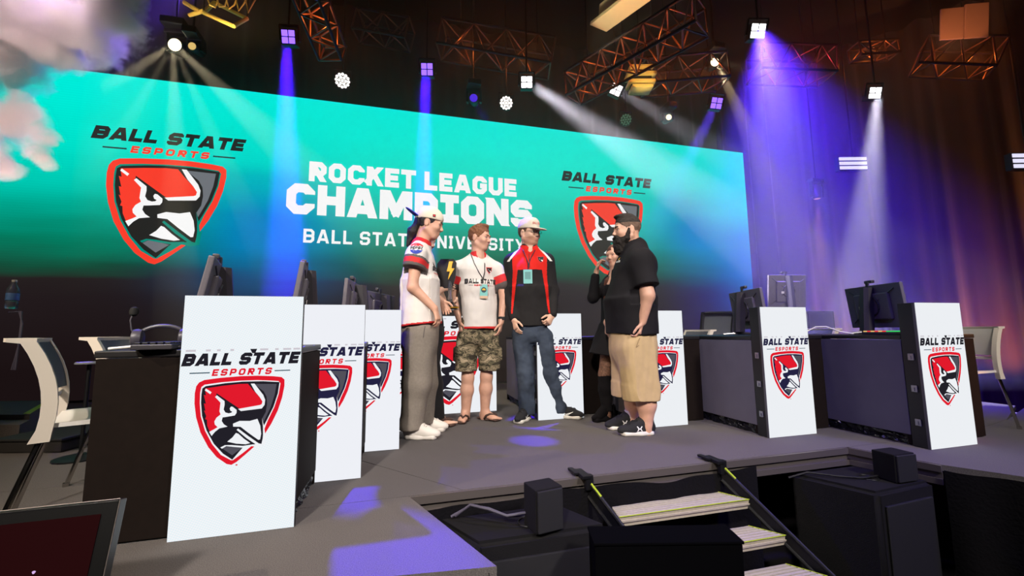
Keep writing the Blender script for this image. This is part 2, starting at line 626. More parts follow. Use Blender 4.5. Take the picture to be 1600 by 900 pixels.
def drape(name, pts, z0, z1, amp, wl, label, group=None):
    P = [Vector((*p, 0)) for p in pts]
    cols, tot = [], 0
    for i in range(len(P) - 1):
        L = (P[i + 1] - P[i]).length
        d = (P[i + 1] - P[i]).normalized()
        nrm = Vector((d.y, -d.x, 0))
        n = max(2, int(L / (wl / 9)))
        for k in range(n + (i == len(P) - 2)):
            cols.append((P[i] + d * (L * k / n), nrm, tot + L * k / n))
        tot += L
    rows = 8
    vs, fs = [], []
    for p, nrm, s_ in cols:
        for j in range(rows + 1):
            v = j / rows
            a = amp * (math.sin(s_ / wl * 6.283 + .9 * math.sin(s_ * .9) + .5 * v) + .45 * math.sin(s_ / wl * 9.7 + v * 1.3)) * (.55 + .45 * (1 - v))
            q = p + nrm * a
            vs.append((q.x, q.y, z0 + (z1 - z0) * v))
    R = rows + 1
    for i in range(len(cols) - 1):
        for j in range(rows):
            fs.append((i * R + j, (i + 1) * R + j, (i + 1) * R + j + 1, i * R + j + 1))
    o = MB().add(vs, fs).build(name, M_drape, smooth='all')
    return tag(o, label, 'curtain', group)


drape('stage_curtain', [(6.95, 7.5), (8.2, 7.2), (9.6, 5.9), (10.6, 4.2), (11.2, 1.0)], -.79, 7.0, .15, .55, 'tall dark pleated curtain at stage right glowing amber in its folds')
drape('stage_curtain', [(-9.0, 2.0), (-7.6, 6.0), (-6.6, 7.6), (6.8, 7.7)], -.79, 7.0, .07, .5, 'dark curtain behind the big screen and the left wing')

# ================================================================ the big LED wall
YS = 6.5


def screen_material():
    m_ = bpy.data.materials.new('screen_content')
    m_.use_nodes = True
    nt = m_.node_tree
    N, Lk = nt.nodes, nt.links
    N.remove(N['Principled BSDF'])
    tc = N.new('ShaderNodeTexCoord')
    sp = N.new('ShaderNodeSeparateXYZ')
    Lk.new(tc.outputs['Object'], sp.inputs[0])

    def mth(op, a, b=None, c=None):
        n = N.new('ShaderNodeMath')
        n.operation = op
        for i, x in enumerate((a, b, c)):
            if x is None:
                continue
            if isinstance(x, (int, float)):
                n.inputs[i].default_value = x
            else:
                Lk.new(x, n.inputs[i])
        return n.outputs[0]
    X, Z = sp.outputs['X'], sp.outputs['Z']
    # slow wavy streaks of the content
    mp = N.new('ShaderNodeMapping')
    mp.inputs['Scale'].default_value = (.35, 1, 2.2)
    Lk.new(tc.outputs['Object'], mp.inputs[0])
    nz = N.new('ShaderNodeTexNoise')
    nz.inputs['Scale'].default_value = 1.0
    nz.inputs['Detail'].default_value = 3
    Lk.new(mp.outputs[0], nz.inputs['Vector'])
    zz = mth('ADD', Z, mth('MULTIPLY', mth('SUBTRACT', nz.outputs['Fac'], .5), .55))
    zf = mth('DIVIDE', mth('SUBTRACT', zz, .4), 4.03)
    rp = N.new('ShaderNodeValToRGB')
    Lk.new(zf, rp.inputs[0])
    el = rp.color_ramp.elements
    stops = [(0, (26, 17, 18)), (.23, (34, 26, 28)), (.30, (38, 32, 32)), (.345, (20, 76, 56)), (.42, (4, 122, 94)), (.52, (0, 168, 144)), (.62, (0, 202, 180)), (.74, (0, 226, 204)), (.88, (0, 236, 216)), (1, (0, 238, 222))]
    while len(el) < len(stops):
        el.new(.5)
    for e, (p, c) in zip(el, stops):
        e.position = p
        e.color = (*rgb(*c), 1)

    def bump(x0, wdt, z0, wz):
        a = mth('DIVIDE', mth('SUBTRACT', X, x0), wdt)
        b = mth('DIVIDE', mth('SUBTRACT', zz, z0), wz)
        r = mth('ADD', mth('MULTIPLY', a, a), mth('MULTIPLY', b, b))
        return mth('POWER', 2.718, mth('MULTIPLY', r, -1.0))
    blue = mth('ADD', bump(-1.9, .9, 2.35, .75), mth('ADD', bump(5.3, .75, 2.75, .7), bump(6.6, .7, 2.3, .9)))
    blue = mth('MINIMUM', mth('MULTIPLY', blue, .9), .92)
    mx = N.new('ShaderNodeMix')
    mx.data_type = 'RGBA'
    Lk.new(blue, mx.inputs['Factor'])
    Lk.new(rp.outputs[0], mx.inputs['A'])
    mx.inputs['B'].default_value = (*rgb(0, 128, 205), 1)
    cy = mth('MULTIPLY', bump(6.5, 1.1, 3.9, .9), .7)
    mx2 = N.new('ShaderNodeMix')
    mx2.data_type = 'RGBA'
    Lk.new(cy, mx2.inputs['Factor'])
    Lk.new(mx.outputs['Result'], mx2.inputs['A'])
    mx2.inputs['B'].default_value = (*rgb(0, 226, 236), 1)
    # fine scan lines of the LED rows
    sc = mth('ADD', mth('MULTIPLY', mth('SINE', mth('MULTIPLY', Z, 190.0)), .022), .985)
    em = N.new('ShaderNodeEmission')
    Lk.new(mx2.outputs['Result'], em.inputs[0])
    Lk.new(sc, em.inputs[1])
    Lk.new(em.outputs[0], N['Material Output'].inputs[0])
    return m_


M_case = mat('led_cabinet_black', rgb(22, 21, 23), .5)
scr = empty('led_wall', (0, YS, 0), 0, 'huge teal LED wall with white champions heading and two bird shields', 'screen')
MB().box((-.65, .09, 2.215), (14.7, .16, 4.43)).build('cabinet', M_case, scr)
MB().add([(-8, 0, .03), (6.69, 0, .03), (6.69, 0, 4.425), (-8, 0, 4.425)], [(0, 1, 2, 3)]).build('led_face', screen_material(), scr)
G_white = glow('led_white', rgb(250, 250, 250), 1.0)
G_ink = glow('led_ink', rgb(36, 36, 34), 1.0)
G_red = glow('led_red', rgb(252, 62, 44), 1.0)
G_teal = glow('led_teal_outline', rgb(0, 140, 122), 1.0)
G_grey = glow('led_grey', rgb(112, 116, 122), 1.0)
HV = dict(wide=1.02, t=.31, c=.16, gap=.13)
words('heading_lettering', scr, text_polys('ROCKET LEAGUE', -1.40, 1.85, 3.12, 3.43, wide=.82, t=.27, c=.15, gap=.10, space=.42), -.004, G_white)
words('heading_lettering', scr, text_polys('CHAMPIONS', -1.69, 2.12, 2.60, 3.07, wide=.86, t=.29, c=.15, gap=.08, iw=.78), -.004, G_white)
words('subtitle_lettering', scr, text_polys('BALL STATE UNIVERSITY', -1.44, 1.98, 2.175, 2.385, wide=.72, t=.19, c=.13, gap=.17, iw=.45, space=.5), -.004, G_white)
for (a, b, c_, d_, e_) in ((-4.09, -2.25, -3.95, -2.38, -3.18), (2.68, 4.51, 2.81, 4.36, 3.60)):
    words('team_print', scr, text_polys('BALL STATE', a, b, 3.485, 3.67, wide=.95, t=.30, c=.13, gap=.10, shear=.24, space=.55), -.004, G_ink)
    w_ = (b - a) / 1.84
    ps = text_polys('ESPORTS', e_ - .46 * w_, e_ + .48 * w_, 3.325, 3.425, wide=1.0, t=.28, c=.14, gap=.40, shear=.2)
    words('team_print', scr, ps, -.004, G_red)
    for q_ in (rect(c_, 3.365, e_ - .5 * w_, 3.385), rect(e_ + .52 * w_, 3.365, d_, 3.385)):
        words('rule_line', scr, [q_], -.004, G_ink)
EMW = dict(red=G_red, gap=G_teal, black=G_ink, grey=G_grey, white=G_white)
emblem('shield_emblem', scr, -3.875, -2.475, 1.80, 3.30, -.004, EMW, .002)
emblem('shield_emblem', scr, 2.90, 4.295, 1.83, 3.29, -.004, EMW, .002)
# small clamps and a green box seen on the wall's top edge
b_ = empty('mounting_box', tuple(at(92, 96, 6.0)), .0, 'small green-lit metal box on the top edge of the LED wall', 'box')
MB().box((0, 0, .02), (.42, .12, .16), b=.02).build('body', mat('teal_metal', rgb(30, 95, 88), .5), b_)
MB().tube([(-.2, -.07, -.02), (-.2, -.09, -.10), (-.2, -.03, -.12)], .012).build('hook', M_black, b_)

# ================================================================ LED display panels on the deck
def led_white(name, tint, moire):
    m_ = bpy.data.materials.new(name)
    m_.use_nodes = True
    nt = m_.node_tree
    N, Lk = nt.nodes, nt.links
    N.remove(N['Principled BSDF'])
    e = N.new('ShaderNodeEmission')
    tc = N.new('ShaderNodeTexCoord')
    if moire:
        # the pixel grid: rows of tiny lamps a few millimetres apart
        mp = N.new('ShaderNodeMapping')
        mp.inputs['Rotation'].default_value = (0, math.radians(18), 0)
        Lk.new(tc.outputs['Object'], mp.inputs[0])
        sp = N.new('ShaderNodeSeparateXYZ')
        Lk.new(mp.outputs[0], sp.inputs[0])
        res = []
        for ax, fr in (('X', 520.0), ('Z', 520.0)):
            a = N.new('ShaderNodeMath'); a.operation = 'MULTIPLY'; a.inputs[1].default_value = fr
            Lk.new(sp.outputs[ax], a.inputs[0])
            b = N.new('ShaderNodeMath'); b.operation = 'SINE'
            Lk.new(a.outputs[0], b.inputs[0])
            res.append(b.outputs[0])
        p = N.new('ShaderNodeMath'); p.operation = 'MULTIPLY'
        Lk.new(res[0], p.inputs[0]); Lk.new(res[1], p.inputs[1])
        mr = N.new('ShaderNodeMapRange')
        mr.inputs['From Min'].default_value = -1
        Lk.new(p.outputs[0], mr.inputs['Value'])
        mx = N.new('ShaderNodeMix'); mx.data_type = 'RGBA'
        Lk.new(mr.outputs[0], mx.inputs['Factor'])
        mx.inputs['A'].default_value = (*rgb(222, 241, 246), 1)
        mx.inputs['B'].default_value = (*rgb(250, 245, 248), 1)
        Lk.new(mx.outputs['Result'], e.inputs[0])
    else:
        e.inputs[0].default_value = (*rgb(*tint), 1)
    Lk.new(e.outputs[0], N['Material Output'].inputs[0])
    return m_


L_dot = led_white('led_face_dotted', (240, 244, 247), True)
L_cool = led_white('led_face_cool', (238, 240, 246), False)
L_plain = led_white('led_face_plain', (236, 239, 243), False)
P_ink = glow('panel_ink', rgb(34, 32, 40), 1.0)
P_navy = glow('panel_navy', rgb(36, 34, 66), 1.0)
P_red = glow('panel_red', rgb(226, 26, 44), 1.0)
P_grey = glow('panel_grey', rgb(82, 80, 90), 1.0)
P_rule = glow('panel_rule', rgb(60, 84, 98), 1.0)
P_ghost = glow('panel_ghost', rgb(205, 200, 208), 1.0)
M_latch = mat('steel_latch', rgb(150, 150, 160), .35, .8)
M_trim = mat('panel_edge_grey', rgb(92, 90, 94), .4, .5)


def led_panel(x, y, wd, h, face, ink, label, deep, scale=1.0, latch=True, zt=None):
    p = empty('display_panel', (x, y, 0), 0, label, 'display panel', 'white bird-shield display panels around the stage')
    MB().box((wd / 2, deep / 2 + .006, h / 2), (wd, deep, h), b=.004).build('cabinet', M_case, p)
    MB().add([(0, 0, .002), (wd, 0, .002), (wd, 0, h), (0, 0, h)], [(0, 1, 2, 3)]).build('led_face', face, p)
    if latch:
        MB().box((.0 - .003, .008, h / 2), (.006, .014, h)).build('edge_strip', M_trim, p)
        for lz in (.17, .40, .62):
            mb = MB().box((-.004, deep * .55, lz), (.008, .036, .046), b=.003)
            mb.box((-.010, deep * .55 + .004, lz - .004), (.008, .012, .022))
            mb.build('latch', M_latch, p)
    s = scale
    zb = zt if zt is not None else (.70, .752)
    kx = wd * .99
    a = .004 * s
    BT = text_polys('BALL STATE', a, a + kx, zb[0], zb[1], wide=.84, t=.29, c=.12, gap=.09, shear=.24, space=.55)
    hh = zb[1] - zb[0]
    gh = []
    rnd = random.Random(3)
    for i, (u0, u1) in enumerate([(.03, .11), (.19, .23), (.28, .31), (.39, .42), (.64, .71), (.77, .80), (.84, .91), (.93, .99)]):
        gh.append(rect(a + kx * u0, zb[1] + hh * .16, a + kx * u1, zb[1] + hh * .32))
    car = [(a + kx * .555, zb[1] + hh * .30), (a + kx * .615, zb[1] + hh * .30), (a + kx * .60, zb[1] - hh * .06), (a + kx * .575, zb[1] - hh * .06)]
    words('team_print', p, BT + [car], -.0012, ink)
    words('ghost_pattern', p, gh, -.0012, P_ghost)
    c = wd / 2
    z1 = zb[0] - hh * .30
    z0 = z1 - hh * .55
    ES = text_polys('ESPORTS', c - wd * .245, c + wd * .255, z0, z1, wide=.86, t=.25, c=.13, gap=.34, shear=.2)
    zm = (z0 + z1) / 2
    words('team_print', p, ES, -.0012, P_red)
    for q_ in (rect(wd * .08, zm - hh * .045, c - wd * .26, zm + hh * .045), rect(c + wd * .275, zm - hh * .045, wd * .91, zm + hh * .045)):
        words('rule_line', p, [q_], -.0012, P_rule)
    et = z0 - hh * .22
    ew = wd * (.735 if s == 1 else .70)
    emblem('shield_emblem', p, c - ew / 2, c + ew / 2, et - ew * 1.055, et + ew * .04, -.0012, dict(red=P_red, gap=face if False else G_pgap, black=ink, grey=P_grey, white=G_pgap))
    MB().add([(c - .004, -.0012, et - ew * 1.075), (c + .004, -.0012, et - ew * 1.075), (c + .003, -.0012, et - ew * 1.06), (c - .003, -.0012, et - ew * 1.06)], [(0, 1, 2, 3)]).build('trademark_dot', P_red, p)
    return p


G_pgap = glow('panel_white', rgb(240, 242, 246), 1.0)
PW = .463
led_panel(-.9026, 2.0408, PW, 1.0, L_dot, P_ink, 'largest white bird-shield panel, nearest the audience on the left wing', .024, latch=False)
led_panel(-.6820, 2.592, PW, 1.0, L_cool, P_navy, 'white bird-shield panel just behind the largest one, second in the left row', .024, latch=False)
led_panel(-.4733, 3.1356, PW, 1.0, L_cool, P_navy, 'white bird-shield panel touching the grey sweatpants, third in the left row', .024, latch=False)
led_panel(-.2590, 3.684, PW, 1.0, L_cool, P_navy, 'white bird-shield panel mostly hidden behind the man in grey sweatpants', .024, latch=False)
led_panel(.048, 4.304, PW * 2, 1.0, L_plain, P_ink, 'double-width white panel with a big bird shield behind the camouflage shorts', .10, 2.0, latch=False, zt=(.868, .952))
led_panel(1.2395, 3.7163, PW, 1.0, L_plain, P_navy, 'white bird-shield panel behind the blue jeans', .10)
led_panel(1.9690, 3.1530, PW, 1.0, L_plain, P_navy, 'white bird-shield panel behind the khaki shorts', .10)
led_panel(2.7113, 2.5850, PW, 1.0, L_plain, P_navy, 'white bird-shield panel standing alone between two dark desk fronts', .10)
led_panel(3.4714, 2.0243, PW, 1.0, L_plain, P_ink, 'rightmost white bird-shield panel, beside the white chair', .10)

# ================================================================ desks
M_desk = mat('charcoal_laminate', rgb(92, 88, 98), .6, var=.06, vs=8)
M_desk_d = mat('dark_brown_laminate', rgb(24, 17, 14), .85, var=.10, vs=30, spec=.12)
M_top = mat('black_desk_top', rgb(24, 22, 24), .45)
M_wrap = mat('shiny_black_film', rgb(14, 14, 20), .12, bump=1.0, bs=45)


def desk(x0, y0, x1, y1, label, side, mside, mend):
    cx, cy = (x0 + x1) / 2, (y0 + y1) / 2
    d = empty('gaming_desk', (cx, cy, 0), 0, label, 'desk', 'gaming desks beside the stage')
    wx, wy = x1 - x0, y1 - y0
    MB().box((0, 0, .755), (wx, wy, .03), b=.006).build('desk_top', M_top, d)
    s = -1 if side == 'l' else 1
    MB().box((s * (wx / 2 - .014), 0, .405), (.022, wy - .01, .665), b=.003).build('front_panel', mside, d)
    MB().box((0, -wy / 2 + .016, .372), (wx - .012, .024, .730), b=.003).build('end_panel', mend, d)
    MB().box((0, wy / 2 - .016, .372), (wx - .012, .024, .730), b=.003).build('end_panel', mend, d)
    # crumpled film at the foot of the front
    mb = MB()
    n = int(wy / .03)
    vs, fs = [], []
    rr = random.Random(int(x0 * 100) + 5)
    for i in range(n + 1):
        yy = -wy / 2 + .03 + (wy - .06) * i / n
        for j in range(4):
            vs.append((s * (wx / 2 - .03 + rr.uniform(0, .026)), yy, .006 + .022 * j + rr.uniform(-.004, .004)))
    for i in range(n):
        for j in range(3):
            fs.append((i * 4 + j, (i + 1) * 4 + j, (i + 1) * 4 + j + 1, i * 4 + j + 1))
    mb.add(vs, fs)
    mb.build('toe_film', M_wrap, d)
    return d


desk(3.478, 2.134, 4.27, 3.26, 'dark desk whose brown end shows beside the rightmost panel', 'l', M_desk, M_desk_d)
desk(2.718, 2.695, 3.46, 3.82, 'dark desk front between the khaki shorts panel and the lone panel', 'l', M_desk, M_desk_d)
desk(1.976, 3.263, 2.70, 4.39, 'dark desk front behind the woman in the black dress', 'l', M_desk, M_desk_d)
desk(1.246, 3.826, 1.96, 4.95, 'grey desk front between the camouflage shorts and the jeans', 'l', M_desk, M_desk_d)
desk(-1.222, 2.075, -.452, 2.575, 'tall dark brown desk end left of the largest panel', 'r', M_desk_d, M_desk_d)
desk(-1.000, 2.625, -.236, 3.12, 'dark desk hidden behind the second panel of the left row', 'r', M_desk_d, M_desk_d)
desk(-.790, 3.170, -.022, 3.66, 'dark desk hidden behind the third panel of the left row', 'r', M_desk_d, M_desk_d)
desk(-.580, 3.715, .02, 4.25, 'dark desk at the far end of the left row', 'r', M_desk_d, M_desk_d)
desk(3.70, 4.75, 5.0, 5.35, 'low black desk in the blue haze upstage', 'l', M_black, M_black)
# ================================================================ in front of the stage
M_sub = mat('black_textured_box', rgb(19, 18, 20), .8, bump=.5, bs=500, spec=.2)
M_grille = mat('black_grille', rgb(15, 14, 17), .6, bump=.5, bs=900)
M_cable = mat('grey_cable', rgb(70, 66, 84), .5)
M_neon = mat('neon_tape', rgb(160, 180, 34), .7)
M_hook = mat('black_steel', rgb(18, 18, 22), .5, .4)


def sub(poly, label):
    c = Vector((sum(p[0] for p in poly) / 4, sum(p[1] for p in poly) / 4, -.80))
    o = empty('subwoofer', c, 0, label, 'subwoofer', 'black subwoofers before the stage')
    bm = bmesh.new()
    vs = [bm.verts.new((p[0] - c.x, p[1] - c.y, z)) for z in (0, .70) for p in poly]
    bm.faces.new(vs[3::-1])
    bm.faces.new(vs[4:])
    for i in range(4):
        bm.faces.new((vs[i], vs[(i + 1) % 4], vs[4 + (i + 1) % 4], vs[4 + i]))
    bmesh.ops.recalc_face_normals(bm, faces=bm.faces)
    bmesh.ops.bevel(bm, geom=list(bm.edges), offset=.022, segments=3, affect='EDGES')
    bm.verts.index_update()
    mb = MB().add([v.co[:] for v in bm.verts], [[v.index for v in f.verts] for f in bm.faces])
    bm.free()
    mb.build('cabinet', M_sub, o, smooth=True)
    a, b = Vector((*poly[0], 0)) - c, Vector((*poly[1], 0)) - c
    a.z = b.z = 0
    d = (b - a).normalized()
    M = Matrix(((d.x, -d.y, 0, a.x), (d.y, d.x, 0, a.y), (0, 0, 1, 0), (0, 0, 0, 1)))
    L = (b - a).length
    MB().box((L / 2, -.004, .34), (L - .09, .016, .56), M, b=.005).build('grille', M_grille, o)
    mb = MB()
    ct = Vector((.03, -.02, .70))
    for k in range(14):
        t0 = 2 * math.pi * k / 14
        t1 = 2 * math.pi * (k + 1) / 14
        mb.cyl(ct + Vector((math.cos(t0) * .05, math.sin(t0) * .05, .002)), ct + Vector((math.cos(t1) * .05, math.sin(t1) * .05, .002)), .004, n=6)
    mb.cyl(ct, ct + Vector((0, 0, .006)), .02)
    mb.build('pole_socket', M_hook, o)
    return o


sub([(.332, 1.883), (.986, 1.877), (.83, 2.19), (.17, 2.19)], 'black subwoofer left of the steps with a small cube speaker on it')
sub([(2.612, 1.796), (3.125, 1.83), (2.97, 2.19), (2.435, 2.19)], 'black subwoofer right of the steps with a small cube speaker on it')


def cube_speaker(x, y, rz, sx, sy, h, label):
    o = empty('cube_speaker', (x, y, -.098), rz, label, 'speaker', 'small cube speakers on the subwoofers')
    MB().box((0, .006, h / 2), (sx, sy, h), b=.006).build('cabinet', M_sub, o)
    MB().box((0, -sy / 2, h / 2), (sx - .012, .014, h - .012), b=.004).build('grille', M_grille, o)
    return o


cube_speaker(.668, 1.945, math.radians(10), .145, .125, .195, 'black cube speaker on the left subwoofer beside the steps')
cube_speaker(2.948, 1.915, 0, .17, .125, .165, 'black cube speaker on the right subwoofer')
tag(MB().tube([(.60, 1.985, -.04), (.50, 2.0, -.05), (.42, 2.05, -.03), (.34, 2.10, -.02), (.27, 2.14, -.08)], .007).build('speaker_cable', M_cable, smooth=True), 'grey cable running from the left cube speaker', 'cable')
tag(MB().tube([(.60, 1.99, -.055), (.51, 2.03, -.065), (.43, 2.09, -.045), (.35, 2.13, -.035), (.25, 2.15, -.085)], .007).build('speaker_cable', M_cable, smooth=True), 'second grey cable just behind, nearer the stage edge', 'cable')
tag(MB().tube([(2.86, 1.96, -.085), (2.75, 1.97, -.09), (2.62, 2.03, -.085), (2.50, 2.12, -.08), (2.40, 2.17, -.12)], .007).build('speaker_cable', M_hook, smooth=True), 'black cable running left from the right cube speaker', 'cable')

st = empty('stage_stairs', (1.6, 2.0, -.8), 0, 'aluminium stage stairs with neon edge tape between the subwoofers', 'stairs')
org = Vector((1.6, 2.0, -.8))


def shf(P):
    return [Vector(p) - org for p in P]


for i, (z, fl, fr, bl, br) in enumerate([
    (-.17, (1.142, 2.085), (1.99, 2.075), (1.17, 2.212), (1.90, 2.222)),
    (-.31, (1.222, 1.93), (2.07, 1.92), (1.195, 2.075), (1.965, 2.065)),
    (-.45, (1.302, 1.775), (2.15, 1.765), (1.275, 1.92), (2.045, 1.91)),
    (-.59, (1.382, 1.62), (2.23, 1.61), (1.355, 1.765), (2.125, 1.755)),
]):
    mb = MB()
    fl, fr, bl, br = [Vector((*p, z)) for p in (fl, fr, bl, br)]
    n = 6
    for k in range(n):
        u0, u1 = k / n, (k + .66) / n
        q = [bl.lerp(fl, u0), br.lerp(fr, u0), br.lerp(fr, u1), bl.lerp(fl, u1)]
        q2 = [p - Vector((0, 0, .012)) for p in q]
        mb.add(shf(q + q2), [(3, 2, 1, 0), (4, 5, 6, 7), (0, 1, 5, 4), (1, 2, 6, 5), (2, 3, 7, 6), (3, 0, 4, 7)])
    q = [bl, br, fr, fl]
    q = [p - Vector((0, 0, .022)) for p in q]
    q2 = [p - Vector((0, 0, .012)) for p in q]
    mb.add(shf(q + q2), [(3, 2, 1, 0), (4, 5, 6, 7), (0, 1, 5, 4), (1, 2, 6, 5), (2, 3, 7, 6), (3, 0, 4, 7)])
    q = [fl, fr, fr - Vector((0, -.01, .055)), fl - Vector((0, -.01, .055))]
    mb.add(shf(q), [(0, 3, 2, 1)])
    q = [fl - Vector((0, .006, .020)), fr - Vector((0, .006, .020)), fr - Vector((0, .004, .03)), fl - Vector((0, .004, .03))]
    mb.add(shf(q), [(0, 3, 2, 1)])
    tr = mb.build('tread', M_alu, st)
    mb = MB()
    mb.cyl(*shf([fl + Vector((0, -.003, .001)), fr + Vector((0, -.003, .001))]), .0026, n=6)
    mb.cyl(*shf([fr + Vector((-.004, 0, .001)), br + Vector((0, 0, .001))]), .002, n=6)
    mb.build('edge_tape', M_neon, tr)
for s_, p0, p1 in ((0, (1.03, 2.22, -.015), (1.40, 1.50, -.66)), (1, (1.93, 2.215, -.015), (2.27, 1.56, -.62))):
    a, b = Vector(p0), Vector(p1)
    d = (b - a)
    mb = MB()
    for off in (.0, .085):
        dz = Vector((0, 0, -off))
        mb.cyl(*shf([a + dz, b + dz]), .011, n=8)
    q = [a, b, b - Vector((0, 0, .085)), a - Vector((0, 0, .085))]
    mb.add(shf(q), [(0, 1, 2, 3)])
    sr = mb.build('stringer', M_hook, st)
    mb = MB()
    mb.cyl(*shf([a.lerp(b, .02) + Vector((0, -.012, .004)), a.lerp(b, .10) + Vector((0, -.012, .004))]), .006, n=6)
    mb.build('edge_tape', M_neon, sr)
    h = MB()
    h.box(Vector((a.x - .02, a.y + .035, .012)) - org, (.05, .13, .02), b=.004)
    h.box(Vector((a.x - .055, a.y + .075, .018)) - org, (.03, .10, .014), b=.003)
    h.box(Vector((a.x, a.y - .008, -.02)) - org, (.045, .035, .08), b=.004)
    h.build('hook', M_hook, st)
M_deadblack = mat('dead_black', rgb(6, 6, 8), 1.0, spec=.02)
rp = at(1148, 833, 1.85)
ctr = rp - VR * .31
rc = empty('added_black_block', (ctr.x, ctr.y, -.8), -YAW, 'added black block covering the dark left end of the lower steps', 'case')  # added black block, stands in for the dark area over the lower steps
MB().box((0, 0, (rp.z + .79) / 2), (.61, .14, rp.z + .79), b=.006).build('body', M_deadblack, rc)
MB().box((0, 0, rp.z + .796), (.62, .15, .012), b=.004).build('lid', M_deadblack, rc)

# confidence monitor at the lower left
pA, pB = at(187, 780, 1.30), at(0, 798, 1.22)
rx = (pA - pB).normalized()
rx.z = 0
rx.normalize()
ang = math.atan2(rx.y, rx.x)
tv = empty('floor_monitor', (pA.x - rx.x * .5, pA.y - rx.y * .5, -.8), ang, 'big tilted black monitor in the lower left corner with painted-in dark red reflections', 'monitor')
zt = pA.z + .8
TM = Matrix.Translation(Vector((0, 0, zt))) @ Matrix.Rotation(math.radians(-14), 4, 'X')
M_bez = mat('black_bezel', rgb(10, 10, 11), .35)
m_tv = mat('dark_red_screen_glow', rgb(8, 4, 4), .15, emit=rgb(34, 6, 8), es=1.0)  # dark red emission painted in for what the glass reflects
MB().box((0, .022, -.30), (1.0, .04, .60), TM, b=.004).build('housing', M_bez, tv)
MB().add([TM @ Vector(p) for p in ((-.475, -.0, -.575), (.462, 0, -.575), (.462, 0, -.035), (-.475, 0, -.035))], [(0, 1, 2, 3)]).build('screen', m_tv, tv)
mb = MB()
for a, b in (((.503, -.003, -.60), (.503, -.003, 0)), ((-.5, -.003, .002), (.503, -.003, .002))):
    mb.cyl(TM @ Vector(a), TM @ Vector(b), .0016, n=6)
mb.build('edge_strip', M_alu_d, tv)
for cx, cz, w_, h_, c, nm in ((.16, -.165, .016, .04, (255, 236, 235), 'painted_glint'), (.182, -.197, .030, .020, (255, 200, 180), 'painted_glint'), (.212, -.197, .026, .03, (96, 60, 240), 'painted_violet_glint'), (.315, -.190, .012, .032, (90, 60, 250), 'painted_violet_glint'), (.338, -.165, .008, .008, (230, 190, 250), 'painted_glint'), (.295, -.212, .018, .005, (220, 170, 170), 'painted_glint'), (.16, -.125, .005, .005, (150, 70, 60), 'painted_glint')):  # reflected stage lights, painted as glowing spots on the screen
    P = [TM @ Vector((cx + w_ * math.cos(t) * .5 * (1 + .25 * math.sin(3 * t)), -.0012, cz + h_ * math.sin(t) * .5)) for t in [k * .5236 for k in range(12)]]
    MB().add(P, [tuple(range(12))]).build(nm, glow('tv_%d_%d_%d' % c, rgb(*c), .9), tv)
MB().box((0, .10, (zt - .35) / 2), (.10, .06, zt - .35), b=.01).box((0, .12, .015), (.7, .4, .03), b=.01).build('stand', M_hook, tv)

# ================================================================ desktop things
M_mon = mat('monitor_grey_plastic', rgb(104, 98, 106), .45, var=.05, vs=30)
M_mond = mat('monitor_dark_plastic', rgb(56, 53, 58), .4)
M_screen = mat('monitor_glass', rgb(8, 8, 10), .12)
M_wht = mat('white_plastic', rgb(232, 226, 218), .4)
M_steel = mat('brushed_steel', rgb(140, 138, 140), .3, .9)


def monitor(x, y, rz, label, z0=.772, zb=.83, zt=1.20, wd=.60, tilt=6, col_h=None):
    o = empty('gaming_monitor', (x, y, z0), rz, label, 'monitor', 'gaming monitors on the desks')
    h = zt - zb
    TT = Matrix.Translation(Vector((0, 0, zb - z0))) @ Matrix.Rotation(math.radians(-tilt), 4, 'X')
    MB().box((0, .012, h / 2), (wd, .026, h), TT, b=.006).box((0, .034, h * .5), (wd * .62, .026, h * .62), TT, b=.012).build('housing', M_mon, o)
    MB().add([TT @ Vector(p) for p in ((-wd / 2 + .01, -.002, .02), (wd / 2 - .01, -.002, .02), (wd / 2 - .01, -.002, h - .01), (-wd / 2 + .01, -.002, h - .01))], [(0, 1, 2, 3)]).build('screen', M_screen, o)
    mb = MB()
    for k in range(20):
        t0, t1 = 2 * math.pi * k / 20, 2 * math.pi * (k + 1) / 20
        mb.cyl(TT @ Vector((math.cos(t0) * .085, .050, h * .52 + math.sin(t0) * .085)), TT @ Vector((math.cos(t1) * .085, .050, h * .52 + math.sin(t1) * .085)), .007, n=6)
    for a, b in (((.06, .048, h * .45), (.25, .030, h * .12)), ((.07, .048, h * .62), (.24, .03, h * .9)), ((-.06, .048, h * .6), (-.24, .03, h * .88))):
        mb.cyl(TT @ Vector(a), TT @ Vector(b), .004, n=6)
    mb.build('back_trim', M_mond, o)
    ch = h * 1.02 + zb - z0 - .03
    mb = MB()
    prof = [(-.042, -.03), (.042, -.03), (.05, .02), (.025, .045), (-.025, .045), (-.05, .02)]
    n = len(prof)
    vs = [(px * 1.0, .12 + py, .03) for px, py in prof] + [(px * .85, .085 + py, ch) for px, py in prof]
    mb.add(vs, [tuple(range(n))[::-1], tuple(range(n, 2 * n))] + [(i, (i + 1) % n, n + (i + 1) % n, n + i) for i in range(n)])
    mb.build('stand_column', M_mond, o)
    MB().box((0, .075, ch - .12), (.07, .06, .07), b=.01).build('stand_arm', M_mond, o)
    mb = MB()
    for a in (-55, 55, 180):
        t = math.radians(a)
        mb.cyl((0, .11, .02), (math.sin(t) * .16, .11 - math.cos(t) * .16, .008), .016, .008, n=8)
    mb.build('stand_foot', M_steel, o)
    MB().box((.10, .060, h * .48), (.04, .002, .03), TT).build('sticker', M_wht, o)
    return o, TT, h


